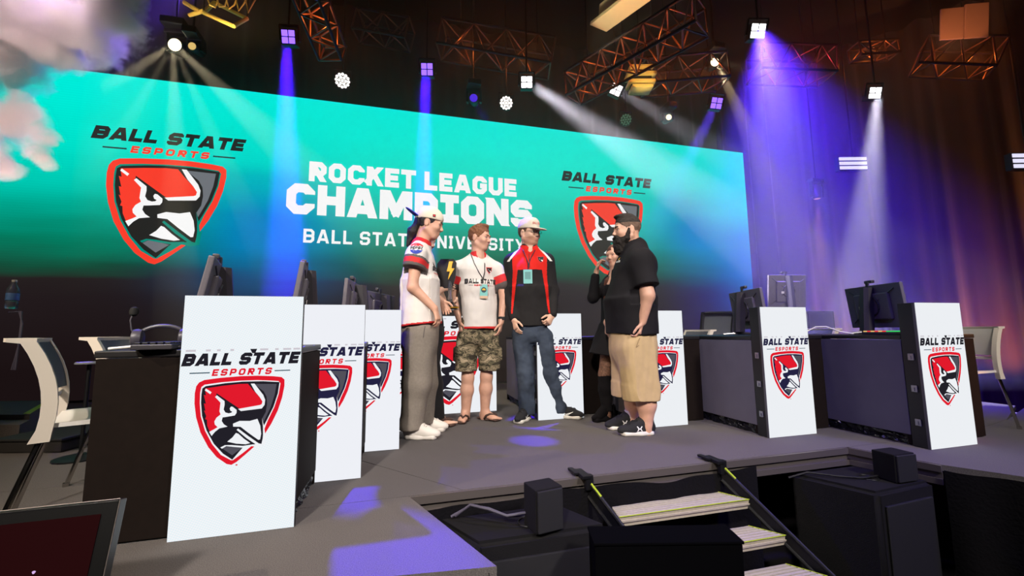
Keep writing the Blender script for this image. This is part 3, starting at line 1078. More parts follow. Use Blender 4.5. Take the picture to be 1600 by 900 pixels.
def webcam(o, TT, h, dx, label):
    p = Matrix.Translation(o.location) @ RZ(o.rotation_euler.z) @ TT @ Vector((dx, .0, h + .005))
    w_ = empty('webcam', p, o.rotation_euler.z, label, 'webcam', 'webcams clipped on the monitors')
    MB().box((0, 0, .028), (.085, .03, .028), b=.008).build('body', M_mond, w_)
    MB().box((0, .018, .004), (.03, .012, .05), b=.003).build('clip', M_mond, w_)
    MB().cyl((0, -.016, .028), (0, -.021, .028), .009, n=14).build('lens', M_screen, w_)


for (x, y, rz, lab, kw, cam_) in [
    (4.02, 2.60, 70.7, 'dark monitor back with thick stand beside the rightmost panel', {}, 'webcam on the monitor beside the rightmost panel'),
    (3.22, 3.17, 70.7, 'dark monitor back just left of the lone panel between the desks', {}, 'webcam on the monitor left of the lone panel'),
    (5.06, 4.4, 172, 'blue-lit monitor back upstage above the lone panel', dict(zb=1.10, zt=1.56, wd=.56), 'webcam on the upstage blue-lit monitor'),
    (-1.00, 2.40, -75, 'tilted monitor seen edge-on above the largest panel', dict(tilt=10), 'webcam on the edge-on monitor above the largest panel'),
    (-.683, 2.87, -82, 'monitor seen edge-on between the first and second panels', dict(tilt=8, zt=1.26), 'webcam on the edge-on monitor between the first two panels'),
    (-.41, 3.42, -95, 'monitor seen edge-on above the second panel', dict(tilt=4, zt=1.23), 'webcam on the edge-on monitor above the second panel'),
    (-.23, 3.98, -112, 'teal-lit monitor above the third panel of the left row', dict(tilt=3, zt=1.20), 'webcam on the teal-lit monitor above the third panel'),
]:
    o, TT, h = monitor(x, y, math.radians(rz), lab, **kw)
    webcam(o, TT, h, .03, cam_)

tw = empty('computer_tower', (5.62, 4.45, .772), math.radians(-10), 'black computer tower on the low desk in the blue haze', 'computer')
MB().box((0, 0, .15), (.40, .2, .29), b=.008).build('case', M_black, tw)
MB().box((0, -.101, .15), (.36, .006, .25), b=.002).build('front_panel', M_mond, tw)

M_key = mat('black_keys', rgb(22, 22, 26), .5)


def keyboard(x, y, rz, label, lit):
    k = empty('keyboard', (x, y, .771), rz, label, 'keyboard')
    MB().box((0, 0, .012), (.40, .14, .022), b=.004).build('base', M_mond, k)
    cols = [glow('key_green', rgb(60, 220, 110), .8), glow('key_red', rgb(240, 60, 60), .9), glow('key_amber', rgb(240, 200, 120), .9)] if lit else [M_key] * 3
    for r in range(5):
        mbs = [MB(), MB(), MB()]
        for c in range(14):
            i = 0 if not lit else (0 if c < 8 else 1 + (c + r) % 2)
            mbs[i].box((-.18 + c * .0277, -.052 + r * .026, .027), (.021, .019, .010), b=.002)
        for i, mb in enumerate(mbs):
            if mb.v:
                mb.build('key_row', cols[i], k)
    return k


keyboard(3.70, 2.30, math.radians(88), 'lit keyboard with green and red keys beside the rightmost panel', True)
keyboard(-1.03, 2.24, math.radians(-84), 'black keyboard on the desk left of the largest panel', False)

# headset with its boom microphone
M_hs = mat('headset_plastic', rgb(74, 70, 80), .4)
hs = empty('gaming_headset', (-1.10, 2.30, .772), math.radians(15), 'headset with raised boom microphone on the left desk', 'headset')
mb = MB()
mb.tube([(-.0 + .085 * math.cos(t), .02, .055 + .0 + .05 * math.sin(t)) for t in [math.pi * k / 12 for k in range(13)]], .009)
mb.build('headband', M_hs, hs, smooth=True)
for s_ in (-1, 1):
    MB().lathe([(.030, -.020), (.042, -.016), (.045, 0), (.040, .016), (.026, .022)], 20, 0, Matrix.Translation(Vector((s_ * .085, .0, .046))) @ Matrix.Rotation(math.radians(90), 4, 'Y')).build('ear_cup', M_hs, hs, smooth=True)
MB().tube([(-.09, -.02, .05), (-.105, -.02, .09), (-.112, -.015, .13), (-.105, -.01, .162)], .0035).build('microphone_boom', M_hs, hs, smooth=True)
MB().lathe([(.006, -.022), (.016, -.014), (.018, 0), (.014, .016), (.005, .022)], 14, 0, Matrix.Translation(Vector((-.103, -.01, .170)))).build('microphone_foam', M_black, hs, smooth=True)
cb = MB()
cb.tube([(-1.20, 2.12, .777), (-1.12, 2.14, .785), (-1.05, 2.13, .780), (-1.00, 2.16, .79), (-.94, 2.15, .778)], .006)
tag(cb.build('desk_cable', M_wht, smooth=True), 'white cable lying along the front of the left desk top', 'cable')
mb = MB().tube([(3.34, 2.80, .790), (3.40, 2.78, .80), (3.46, 2.74, .84), (3.50, 2.68, .84), (3.56, 2.62, .80), (3.66, 2.58, .778)], .006)
tag(mb.build('desk_cable', M_wht, smooth=True), 'white cable looped on the desk left of the rightmost monitor', 'cable')

# ================================================================ chairs
M_mesh = mat('grey_chair_mesh', rgb(96, 100, 106), .8, bump=.6, bs=700)
M_beige = mat('white_chair_plastic', rgb(226, 214, 198), .45)
M_chrome = mat('chair_chrome', rgb(190, 186, 182), .16, 1.0)
M_pad = mat('grey_seat_pad', rgb(120, 122, 126), .8)


def chair(loc, rz, label, frame, meshm, seatm, legm, zt=.815):
    o = empty('stacking_chair', loc, rz, label, 'chair', 'meeting chairs beside the desks')
    w_ = .215
    # seat: thin dished shell
    mb = MB()
    n, q = 8, 8
    vs = []
    for top in (0, 1):
        for i in range(n + 1):
            u = -1 + 2 * i / n
            for j in range(q + 1):
                v = -1 + 2 * j / q
                x = .215 * u * (1 - .05 * v * v)
                y = .225 * v * (1 - .06 * u * u)
                z = .435 + .018 * v * v - .022 * max(0, u) ** 2 + (.018 if top else 0)
                vs.append((x, y, z))
    fs = []
    R = q + 1
    T_ = (n + 1) * R
    for i in range(n):
        for j in range(q):
            a, b, c, d = i * R + j, (i + 1) * R + j, (i + 1) * R + j + 1, i * R + j + 1
            fs += [(a, d, c, b), (T_ + a, T_ + b, T_ + c, T_ + d)]
    for i in range(n):
        fs += [(i * R, (i + 1) * R, T_ + (i + 1) * R, T_ + i * R), ((i + 1) * R + q, i * R + q, T_ + i * R + q, T_ + (i + 1) * R + q)]
    for j in range(q):
        fs += [(j + 1, j, T_ + j, T_ + j + 1), (n * R + j, n * R + j + 1, T_ + n * R + j + 1, T_ + n * R + j)]
    mb.add(vs, fs)
    mb.build('seat', seatm, o, smooth=True)

    def back(v):      # line of the back, from the seat's rear up: bows out, then leans back
        return (-.228 + .115 * v - .175 * v * v, .40 + (zt - .40) * v)
    for s_ in (-1, 1):
        mb = MB()
        P = [back(k / 8) for k in range(9)]
        vs = []
        for k, (x, z) in enumerate(P):
            wv = .026 if k not in (0,) else .034
            for dx, dy in ((-wv, -.015), (wv * .8, -.015), (wv * .8, .015), (-wv, .015)):
                vs.append((x + dx, s_ * w_ + dy, z))
        fs = [(0, 1, 2, 3), (32, 35, 34, 33)]
        for k in range(8):
            for e in range(4):
                fs.append((k * 4 + e, (k + 1) * 4 + e, (k + 1) * 4 + (e + 1) % 4, k * 4 + (e + 1) % 4))
        mb.add(vs, fs)
        mb.build('back_post', frame, o, smooth=True)
    xt, ztp = back(1)
    mb = MB()
    vs = []
    for k in range(9):
        y = -w_ - .012 + (2 * w_ + .024) * k / 8
        bow = -.03 * (1 - (2 * k / 8 - 1) ** 2)
        for dx, dz in ((-.06, -.004), (.022, -.018), (.022, .010), (-.06, .012)):
            vs.append((xt + bow + dx, y, ztp + dz))
    fs = [(0, 1, 2, 3), (32, 35, 34, 33)]
    for k in range(8):
        for e in range(4):
            fs.append((k * 4 + e, k * 4 + (e + 1) % 4, (k + 1) * 4 + (e + 1) % 4, (k + 1) * 4 + e))
    mb.add(vs, fs)
    mb.build('top_rail', frame, o, smooth=True)
    mb = MB()
    vs = []
    for th in (0, .006):
        for k in range(9):
            v = .46 + .52 * k / 8
            x, z = back(v)
            for j in range(7):
                u = -1 + 2 * j / 6
                vs.append((x + .008 + th - .028 * (1 - u * u), u * (w_ - .014), z))
    fs = []
    for k in range(8):
        for j in range(6):
            a, b, c, d = k * 7 + j, k * 7 + j + 1, (k + 1) * 7 + j + 1, (k + 1) * 7 + j
            fs += [(a, b, c, d), (63 + a, 63 + d, 63 + c, 63 + b)]
    mb.add(vs, fs)
    mb.build('back_mesh', meshm, o, smooth=True)
    xl, zl = back(.40)
    MB().box((xl - .01, 0, zl), (.02, 2 * w_, .022), b=.004).build('cross_rail', frame, o)
    for sy in (-1, 1):
        x0, z0 = back(.02)
        MB().tube([(x0, sy * .205, .42), (x0 - .06, sy * .222, .20), (x0 - .11, sy * .235, .006)], .0105).cyl((x0 - .11, sy * .235, 0), (x0 - .11, sy * .235, .02), .015).build('leg', legm, o, smooth=True)
        MB().tube([(.17, sy * .19, .43), (.20, sy * .215, .2), (.215, sy * .23, .006)], .0105).cyl((.215, sy * .23, 0), (.215, sy * .23, .02), .015).build('leg', legm, o, smooth=True)
    return o


ch = chair((-1.33, 2.47, 0), math.radians(28), 'beige-framed chair with grey mesh back left of the dark desk', M_beige, M_mesh, M_wht, M_chrome)
rch = dup(ch, (4.49, 2.45, 0), math.pi, 'white-framed chair with chrome legs right of the rightmost panel')
dup(ch, (4.28, 3.62, 0), math.radians(172), 'white chair whose curved top shows over the desk right of the lone panel')
dup(ch, (3.10, 4.12, 0), math.radians(178), 'white chair whose top just shows right of the khaki shorts panel')
dup(ch, (-1.50, 3.22, 0), math.radians(8), 'white chair whose top shows behind the headset on the left desk')
for c_ in kids(rch):
    if c_.name.startswith('back_mesh'):
        c_.material_slots[0].link = 'OBJECT'
        c_.material_slots[0].material = mat('white_chair_mesh', rgb(214, 206, 196), .7, bump=.4, bs=700)
M_dk = mat('dark_chair_frame', rgb(40, 38, 46), .5)
c2 = chair((4.12, 4.82, 0), math.radians(80), 'grey mesh chair back upstage left of the left-hand monitor back', M_dk, M_mesh, M_dk, M_chrome, 1.05)
rs = empty('round_stand', at(133, 640, 2.9), 0, 'thin stand with a round violet-lit top behind the beige chair', 'stand')
rs.location.z = 0
_zt = at(133, 569, 2.9).z
MB().lathe([(.07, 0), (.075, .004), (.075, .012), (.07, .016)], 20, 0, Matrix.Translation(Vector((0, 0, _zt)))).build('top_disc', M_pad, rs, smooth=True)
MB().cyl((0, 0, .01), (0, 0, _zt), .012).build('pole', M_hook, rs)
MB().lathe([(.14, 0), (.14, .01), (.03, .02)], 20).build('base', M_hook, rs)
lamp('SPOT', 'violet_stand', at(133, 500, 2.8), 40, VIO, at(133, 569, 2.9), .02, 20, .4)

# ================================================================ the left wing
M_case2 = mat('black_cloth_case', rgb(24, 20, 18), .9, var=.2, vs=9)
cs = empty('equipment_case', (-3.62, 3.72, 0), math.radians(-30), 'tall dark cloth-covered case with a water bottle on top', 'case')
MB().box((0, 0, .51), (.62, .6, 1.02), b=.02).build('body', M_case2, cs)
MB().box((0, 0, 1.03), (.64, .62, .025), b=.008).build('lid', M_black, cs)
bt_p = at(17, 486, 3.02)
bt = empty('water_bottle', (bt_p.x, bt_p.y, 1.043), 0, 'clear plastic water bottle with a blue label on the dark case', 'bottle')
M_pet = mat('clear_plastic', rgb(190, 205, 220), .08, trans=.85, alpha=.75)
MB().lathe([(.030, 0), (.034, .006), (.033, .05), (.030, .055), (.033, .06), (.034, .125), (.030, .15), (.013, .185), (.012, .20)], 20).build('body', M_pet, bt, smooth=True)
MB().lathe([(.0345, .062), (.0350, .064), (.0350, .112), (.0345, .114)], 20).build('paper_label', mat('bottle_label_blue', rgb(90, 130, 190), .5), bt, smooth=True)
MB().lathe([(.014, .197), (.0145, .199), (.0145, .213), (.012, .216)], 16).build('cap', M_wht, bt, smooth=True)
mb = MB()
for k in range(3):
    d = k * .03
    mb.tube([at(14 + k * 2, 488, 3.0), at(30 + k * 2, 487, 2.97), at(35 - k, 505, 2.95), at(32 - k, 530, 2.94), at(22 + k * 2, 565, 2.93), at(18 + 3 * k, 578, 2.93)], .005)
tag(mb.build('hanging_cable', M_cable, smooth=True), 'pale cables hanging down the side of the dark case', 'cable', kind='stuff')
def flat(p):
    return Vector((p.x, p.y, 0))


A_, B_, P_, Q_ = flat(at(28, 690, 3.23)), flat(at(44, 690, 3.42)), flat(at(47, 643, 3.43)), flat(at(82, 624, 4.15))
sb = empty('stage_steps', A_ - VR * .5, 0, 'two black carpeted steps with neon tape at the far left', 'steps')
M_step = mat('step_carpet', rgb(78, 72, 70), .95, var=.2, vs=120)
lp = lambda p: ((p - sb.location).x, (p - sb.location).y)
MB().prism([lp(A_), lp(B_), lp(B_ - VR * 1.1), lp(A_ - VR * 1.1)], 0, .16).build('lower_step', M_step, sb)
MB().prism([lp(P_), lp(Q_), lp(Q_ - VR * 1.1), lp(P_ - VR * 1.1)], 0, .20).build('upper_step', M_step, sb)
e0, e1 = P_.lerp(Q_, .03), P_.lerp(Q_, .95)
MB().prism([lp(e0 - VR * .005), lp(e1 - VR * .005), lp(e1 - VR * .05), lp(e0 - VR * .06)], .2005, .204).build('edge_tape', M_neon, sb)
c_ = flat(at(100, 690, 3.28))
lc = empty('flight_case', c_, -YAW, 'low black flight case on the deck behind the beige chair', 'case')
MB().box((0, 0, .042), (.50, .5, .08), b=.012).build('body', M_case2, lc)
MB().box((0, 0, .092), (.52, .52, .018), b=.006).build('lid', M_black, lc)
# ================================================================ people: soft-blended solids turned into one skin
def V(*a):
    return np.array(a, dtype=np.float64)


def nv(a):
    a = np.asarray(a, float)
    return a / max(1e-9, np.linalg.norm(a))


class Solid:
    def __init__(s, lo, hi, h=.006):
        s.lo, s.h, s.rs = np.asarray(lo, float), h, 1.0
        s.n = np.ceil((np.asarray(hi, float) - s.lo) / h).astype(int) + 1
        s.f = np.full(s.n, .5, np.float32)
        s.ax = [(s.lo[i] + h * np.arange(s.n[i])).astype(np.float32) for i in range(3)]

    def _win(s, lo, hi, pad):
        sl = []
        for i in range(3):
            a = max(0, int((lo[i] - pad - s.lo[i]) / s.h))
            b = min(s.n[i], int((hi[i] + pad - s.lo[i]) / s.h) + 2)
            if b <= a:
                return None
            sl.append(slice(a, b))
        return tuple(sl)

    def _mix(s, sl, d, k, sub):
        f = s.f[sl]
        if sub:
            d = -d
            h = np.maximum(k - np.abs(f - d), 0) / k
            s.f[sl] = np.maximum(f, d) + h * h * k * .25
        else:
            h = np.maximum(k - np.abs(f - d), 0) / k
            s.f[sl] = np.minimum(f, d) - h * h * k * .25

    def _xyz(s, sl):
        return s.ax[0][sl[0]][:, None, None], s.ax[1][sl[1]][None, :, None], s.ax[2][sl[2]][None, None, :]

    def cone(s, a, b, ra, rb, k=.02, sub=False):
        a, b = np.asarray(a, float), np.asarray(b, float)
        ra, rb = ra * s.rs, rb * s.rs
        r = max(ra, rb)
        sl = s._win(np.minimum(a, b) - r, np.maximum(a, b) + r, k + 2 * s.h)
        if sl is None:
            return s
        X, Y, Z = s._xyz(sl)
        d = b - a
        L2 = max(1e-9, d @ d)
        t = np.clip(((X - a[0]) * d[0] + (Y - a[1]) * d[1] + (Z - a[2]) * d[2]) / L2, 0, 1)
        dist = np.sqrt((X - a[0] - t * d[0]) ** 2 + (Y - a[1] - t * d[1]) ** 2 + (Z - a[2] - t * d[2]) ** 2) - (ra + (rb - ra) * t)
        s._mix(sl, dist, k, sub)
        return s

    def ell(s, c, r, A=None, k=.02, sub=False):
        """ellipsoid, radii along the rows of A"""
        c, r = np.asarray(c, float), np.asarray(r, float) * s.rs
        A = np.eye(3) if A is None else np.asarray(A, float)
        R = r.max()
        sl = s._win(c - R, c + R, k + 2 * s.h)
        if sl is None:
            return s
        X, Y, Z = s._xyz(sl)
        X, Y, Z = X - c[0], Y - c[1], Z - c[2]
        q = [(X * A[i, 0] + Y * A[i, 1] + Z * A[i, 2]) / r[i] for i in range(3)]
        k0 = np.sqrt(q[0] ** 2 + q[1] ** 2 + q[2] ** 2)
        k1 = np.sqrt((q[0] / r[0]) ** 2 + (q[1] / r[1]) ** 2 + (q[2] / r[2]) ** 2)
        s._mix(sl, k0 * (k0 - 1) / np.maximum(k1, 1e-6), k, sub)
        return s

    def slab(s, a, b, wa, wb, u, k=.02, flat=None, sub=False):
        """oval section swept from a to b; wa, wb = (half width along u, half depth); flat rounds off the ends by that much"""
        a, b, u = np.asarray(a, float), np.asarray(b, float), nv(u)
        d = b - a
        L = np.linalg.norm(d)
        d = d / max(L, 1e-9)
        u = nv(u - d * (u @ d))
        v = np.cross(d, u)
        R = max(*wa, *wb)
        e = flat if flat is not None else min(*wa, *wb)
        sl = s._win(np.minimum(a, b) - R, np.maximum(a, b) + R, k + 2 * s.h)
        if sl is None:
            return s
        X, Y, Z = s._xyz(sl)
        X, Y, Z = X - a[0], Y - a[1], Z - a[2]
        t = X * d[0] + Y * d[1] + Z * d[2]
        pu = X * u[0] + Y * u[1] + Z * u[2]
        pv = X * v[0] + Y * v[1] + Z * v[2]
        tc = np.clip(t / max(L, 1e-9), 0, 1)
        W = wa[0] + (wb[0] - wa[0]) * tc
        H = wa[1] + (wb[1] - wa[1]) * tc
        q = np.sqrt((pu / W) ** 2 + (pv / H) ** 2)
        dr = (q - 1) * np.minimum(W, H)
        dt = np.maximum(-t, t - L) + e * .0
        if flat is not None:
            # flat ends
            o = np.maximum(dr, dt)
            dist = np.where((dr > 0) & (dt > 0), np.sqrt(np.maximum(dr, 0) ** 2 + np.maximum(dt, 0) ** 2), o)
        else:
            ex = np.maximum(np.maximum(-t, t - L), 0)
            dist = (np.sqrt((pu / W) ** 2 + (pv / H) ** 2 + (ex / e) ** 2) - 1) * np.minimum(W, H)
        s._mix(sl, dist.astype(np.float32), k, sub)
        return s

    def cut(s, p, n):
        """keep the side of the plane that n points away from"""
        X, Y, Z = s.ax[0][:, None, None], s.ax[1][None, :, None], s.ax[2][None, None, :]
        n = nv(n)
        d = (X - p[0]) * n[0] + (Y - p[1]) * n[1] + (Z - p[2]) * n[2]
        s.f = np.maximum(s.f, d.astype(np.float32))
        return s

    def mesh(s):
        f = s.f
        f[0], f[-1], f[:, 0], f[:, -1], f[:, :, 0], f[:, :, -1] = .5, .5, .5, .5, .5, .5
        neg = f < 0
        c = np.zeros(tuple(n - 1 for n in neg.shape), np.int8)
        offs = [(i, j, k) for i in (0, 1) for j in (0, 1) for k in (0, 1)]
        nx, ny, nz = neg.shape
        for i, j, k in offs:
            c += neg[i:nx - 1 + i, j:ny - 1 + j, k:nz - 1 + k]
        act = (c > 0) & (c < 8)
        idx = np.argwhere(act)
        num = np.full(act.shape, -1, np.int32)
        num[act] = np.arange(len(idx))
        vals = np.stack([f[idx[:, 0] + i, idx[:, 1] + j, idx[:, 2] + k] for i, j, k in offs], 1)
        acc = np.zeros((len(idx), 3))
        cnt = np.zeros(len(idx))
        for a in range(8):
            for b in range(a + 1, 8):
                if sum(abs(offs[a][q] - offs[b][q]) for q in range(3)) != 1:
                    continue
                m_ = (vals[:, a] < 0) != (vals[:, b] < 0)
                t = vals[m_, a] / (vals[m_, a] - vals[m_, b])
                acc[m_] += np.array(offs[a]) + (np.array(offs[b]) - np.array(offs[a]))[None] * t[:, None]
                cnt[m_] += 1
        P = s.lo + s.h * (idx + acc / np.maximum(cnt, 1)[:, None])
        quads = []
        for ax in range(3):
            o = [0, 0, 0]
            o[ax] = 1
            A = neg[:nx - o[0], :ny - o[1], :nz - o[2]]
            B = neg[o[0]:, o[1]:, o[2]:]
            E_ = np.argwhere(A != B)
            flip = A[tuple(E_.T)]
            u, v = (ax + 1) % 3, (ax + 2) % 3
            ok = (E_[:, u] > 0) & (E_[:, v] > 0) & (E_[:, u] < neg.shape[u] - 1) & (E_[:, v] < neg.shape[v] - 1)
            E_, flip = E_[ok], flip[ok]
            q = []
            for du, dv in ((-1, -1), (0, -1), (0, 0), (-1, 0)):
                g = E_.copy()
                g[:, u] += du
                g[:, v] += dv
                q.append(num[tuple(g.T)])
            q = np.stack(q, 1)
            q[~flip] = q[~flip][:, ::-1]
            quads.append(q)
        return P, np.concatenate(quads)


def relax(P, Q, it=2, lam=.5):
    n = len(P)
    a = np.concatenate([Q[:, i] for i in range(4)])
    b = np.concatenate([Q[:, (i + 1) % 4] for i in range(4)])
    deg = np.bincount(a, minlength=n) + np.bincount(b, minlength=n)
    for _ in range(it):
        S = np.zeros((n, 3))
        for k in range(3):
            S[:, k] = np.bincount(a, P[b, k], n) + np.bincount(b, P[a, k], n)
        P = P + lam * (S / np.maximum(deg, 1)[:, None] - P)
    return P


def vnormals(P, Q):
    n = np.cross(P[Q[:, 2]] - P[Q[:, 0]], P[Q[:, 3]] - P[Q[:, 1]])
    N = np.zeros_like(P)
    for i in range(4):
        for k in range(3):
            N[:, k] += np.bincount(Q[:, i], n[:, k], len(P))
    return N / np.maximum(np.linalg.norm(N, axis=1), 1e-9)[:, None]


def wrinkle(P, Q, amp, sc, seed=0.0, stretch=(1, 1, 1)):
    N = vnormals(P, Q)
    d = np.empty(len(P))
    for i in range(len(P)):
        d[i] = noise.fractal(Vector((P[i, 0] * sc * stretch[0] + seed, P[i, 1] * sc * stretch[1], P[i, 2] * sc * stretch[2])), 1.0, 2.0, 3)
    return P + N * (d * amp)[:, None]


def skin_obj(name, S, mats, parent=None, base=None, paint=None, it=2, wr=None):
    P, Q = S.mesh()
    P = relax(P, Q, it)
    if wr:
        P = wrinkle(P, Q, *wr)
    org_ = np.array(parent.location if parent else base)
    me = bpy.data.meshes.new(name)
    me.vertices.add(len(P))
    me.vertices.foreach_set('co', (P - org_).astype(np.float32).ravel())
    me.loops.add(Q.size)
    me.loops.foreach_set('vertex_index', Q.astype(np.int32).ravel())
    me.polygons.add(len(Q))
    me.polygons.foreach_set('loop_start', np.arange(0, Q.size, 4, dtype=np.int32))
    me.polygons.foreach_set('loop_total', np.full(len(Q), 4, np.int32))
    mats = mats if isinstance(mats, (list, tuple)) else [mats]
    for m_ in mats:
        me.materials.append(m_)
    me.update(calc_edges=True)
    me.polygons.foreach_set('use_smooth', [True] * len(Q))
    if paint:
        C = P[Q].mean(1)
        me.polygons.foreach_set('material_index', paint(C).astype(np.int32))
    o = bpy.data.objects.new(name, me)
    COL.objects.link(o)
    if parent:
        o.parent = parent
    else:
        o.location = Vector(base)
    o['_'] = 0
    del o['_']
    o_geo[o.name] = (P, Q)
    return o


o_geo = {}


def bvh_of(*obs):
    vs, fs = [], []
    for o in obs:
        P, Q = o_geo[o.name]
        n = len(vs)
        vs += [tuple(p) for p in P]
        fs += [tuple(int(i) + n for i in q) for q in Q]
    return BVHTree.FromPolygons(vs, fs)


def wloc(o):
    p = Vector(o.location)
    while o.parent:
        o = o.parent
        p = p + Vector(o.location)
    return p


def decal(name, parent, polys, mats, mis, o, ux, uy, dirn, tree, off=.0025, div=3):
    """flat shapes laid onto a garment along dirn; polys in metres in the ux, uy plane around o"""
    mb = MB()
    base = wloc(parent)
    o, ux, uy, dirn = Vector(o), Vector(ux), Vector(uy), Vector(dirn).normalized()

    def drop(x, y, lift):
        p = o + ux * x + uy * y
        h = tree.ray_cast(p - dirn * .35, dirn, .8)
        if h[0] is None:
            return None
        return h[0] + h[1] * lift - dirn * lift * .5 - base
    for pi_, pl in enumerate(polys):
        c = len(pl)
        quads = []
        if c == 4:
            quads = [pl]
        else:
            cx, cy = sum(p[0] for p in pl) / c, sum(p[1] for p in pl) / c
            for i in range(c):
                quads.append([(cx, cy), pl[i], pl[(i + 1) % c], (cx, cy)])
        lift = off + .0003 * mis[pi_]
        for q in quads:
            g = []
            ok = True
            for i in range(div + 1):
                row = []
                for j in range(div + 1):
                    a, b = i / div, j / div
                    x = (q[0][0] * (1 - a) + q[1][0] * a) * (1 - b) + (q[3][0] * (1 - a) + q[2][0] * a) * b
                    y = (q[0][1] * (1 - a) + q[1][1] * a) * (1 - b) + (q[3][1] * (1 - a) + q[2][1] * a) * b
                    w_ = drop(x, y, lift)
                    if w_ is None:
                        ok = False
                        break
                    row.append(w_)
                if not ok:
                    break
                g.append(row)
            if not ok:
                continue
            vs = [p for r in g for p in r]
            fs = []
            R = div + 1
            for i in range(div):
                for j in range(div):
                    fs.append((i * R + j, (i + 1) * R + j, (i + 1) * R + j + 1, i * R + j + 1))
            mb.add(vs, fs, None, mis[pi_])
    return mb.build(name, mats, parent)


def rot(v, ax, deg):
    v, ax = np.asarray(v, float), nv(ax)
    t = math.radians(deg)
    return v * math.cos(t) + np.cross(ax, v) * math.sin(t) + ax * (ax @ v) * (1 - math.cos(t))


def hand(S, w_, d, n, thumb, curl=(18, 30, 22), spread=4, sc=1.0, thumb_in=.35):
    """palm and five fingers: w_ wrist, d towards the fingers, n the way the fingers curl, thumb the thumb's side"""
    w_, d = np.asarray(w_, float), nv(d)
    n = nv(np.asarray(n, float) - d * (np.asarray(n, float) @ d))
    s_ = np.cross(d, n)
    if s_ @ np.asarray(thumb, float) < 0:
        s_ = -s_
    kn = w_ + d * .088 * sc
    S.slab(w_ - d * .01, kn, (.026 * sc, .019 * sc), (.041 * sc, .014 * sc), s_, .012)
    ax = np.cross(d, n)
    for i, (L, r) in enumerate(((.070, .0088), (.078, .0092), (.073, .0088), (.057, .0078))):
        b = kn + s_ * (.031 - .0205 * i) * sc - d * (.004 if i in (0, 3) else 0)
        dd = rot(d, n, 0) + s_ * (1.5 - i) * math.tan(math.radians(spread)) * .5
        dd = nv(dd)
        p = b - d * .012
        for j, fr in enumerate((.46, .31, .23)):
            dd = nv(rot(dd, ax, curl[j] * (1 + .08 * i)))
            q = p + dd * (L * fr * sc + (.012 if j == 0 else 0))
            S.cone(p, q, r * sc * (1 - .06 * j), r * sc * (.94 - .07 * j), .004)
            p = q
    p = w_ + d * .022 * sc + s_ * .024 * sc
    td = nv(d * .62 + s_ * .62 + n * thumb_in)
    q = p + td * .045 * sc
    S.cone(p, q, .0135 * sc, .011 * sc, .010)
    td = nv(td + d * .5 - s_ * .25 + n * .15)
    q2 = q + td * .03 * sc
    S.cone(q, q2, .0108 * sc, .0098 * sc, .005)
    S.cone(q2, q2 + nv(td + d * .2) * .02 * sc, .0098 * sc, .0085 * sc, .005)


def head_frame(F, pitch=0, tilt=0):
    F = nv(F)
    L = nv(np.cross(V(0, 0, 1), F))
    F2 = rot(F, L, pitch)           # positive looks down
    U = np.cross(F2, L)
    if tilt:
        L, U = rot(L, F2, tilt), rot(U, F2, tilt)
    return F2, L, U


def head_solid(S, c, fr, neck, nr=.060, sc=1.0, fat=0.0, nose=1.0):
    F, L, U = fr
    A = np.stack([F, L, U])

    def P(f, l, u):
        return np.asarray(c) + (F * f + L * l + U * u) * sc
    S.ell(P(-.012, 0, .035), (.097 * sc, .075 * sc, .086 * sc), A, .02)
    S.ell(P(.028, 0, -.035), (.064 * sc, (.060 + fat * .3) * sc, .078 * sc), A, .03)
    S.ell(P(.052, 0, -.088), (.030 * sc, (.034 + fat * .3) * sc, .022 * sc), A, .022)
    for s_ in (-1, 1):
        S.cone(P(-.005, s_ * (.055 + fat * .3), -.050), P(.050, s_ * .028, -.090), .020 * sc, .016 * sc, .022)
        S.ell(P(.062, s_ * .040, -.022), (.026 * sc, .024 * sc, .024 * sc), A, .02)
    S.cone(P(.080, -.034, .026), P(.080, .034, .026), .012 * sc, .012 * sc, .018)
    for s_ in (-1, 1):
        S.ell(P(.098, s_ * .032, .006), (.017 * sc, .018 * sc, .011 * sc), A, .012, True)
    for s_ in (-1, 1):
        S.cone(P(.086, s_ * .019, .0155), P(.078, s_ * .046, .0145), .0062 * sc, .0062 * sc, .006)
        S.cone(P(.084, s_ * .020, -.005), P(.076, s_ * .045, -.004), .0050 * sc, .0050 * sc, .006)
    S.cone(P(.086, 0, .012), P(.101 + .004 * nose, 0, -.022), .008 * sc, .0108 * sc, .010)
    for s_ in (-1, 1):
        S.ell(P(.097, s_ * .012, -.028), (.011 * sc, .0075 * sc, .0075 * sc), A, .006)
    S.ell(P(.085, 0, -.053), (.010 * sc, .022 * sc, .0062 * sc), A, .008)
    S.ell(P(.083, 0, -.066), (.010 * sc, .019 * sc, .0066 * sc), A, .008)
    S.cone(P(.096, -.018, -.0598), P(.096, .018, -.0598), .0030, .0030, .003, True)
    for s_ in (-1, 1):
        S.ell(P(-.012, s_ * .077, -.004), (.019 * sc, .009 * sc, .032 * sc), A, .008)
        S.ell(P(-.006, s_ * .087, -.002), (.010 * sc, .006 * sc, .018 * sc), A, .005, True)
    S.cone(P(-.022, 0, -.045), neck, nr * sc, (nr + .008) * sc, .025)
    return P, A


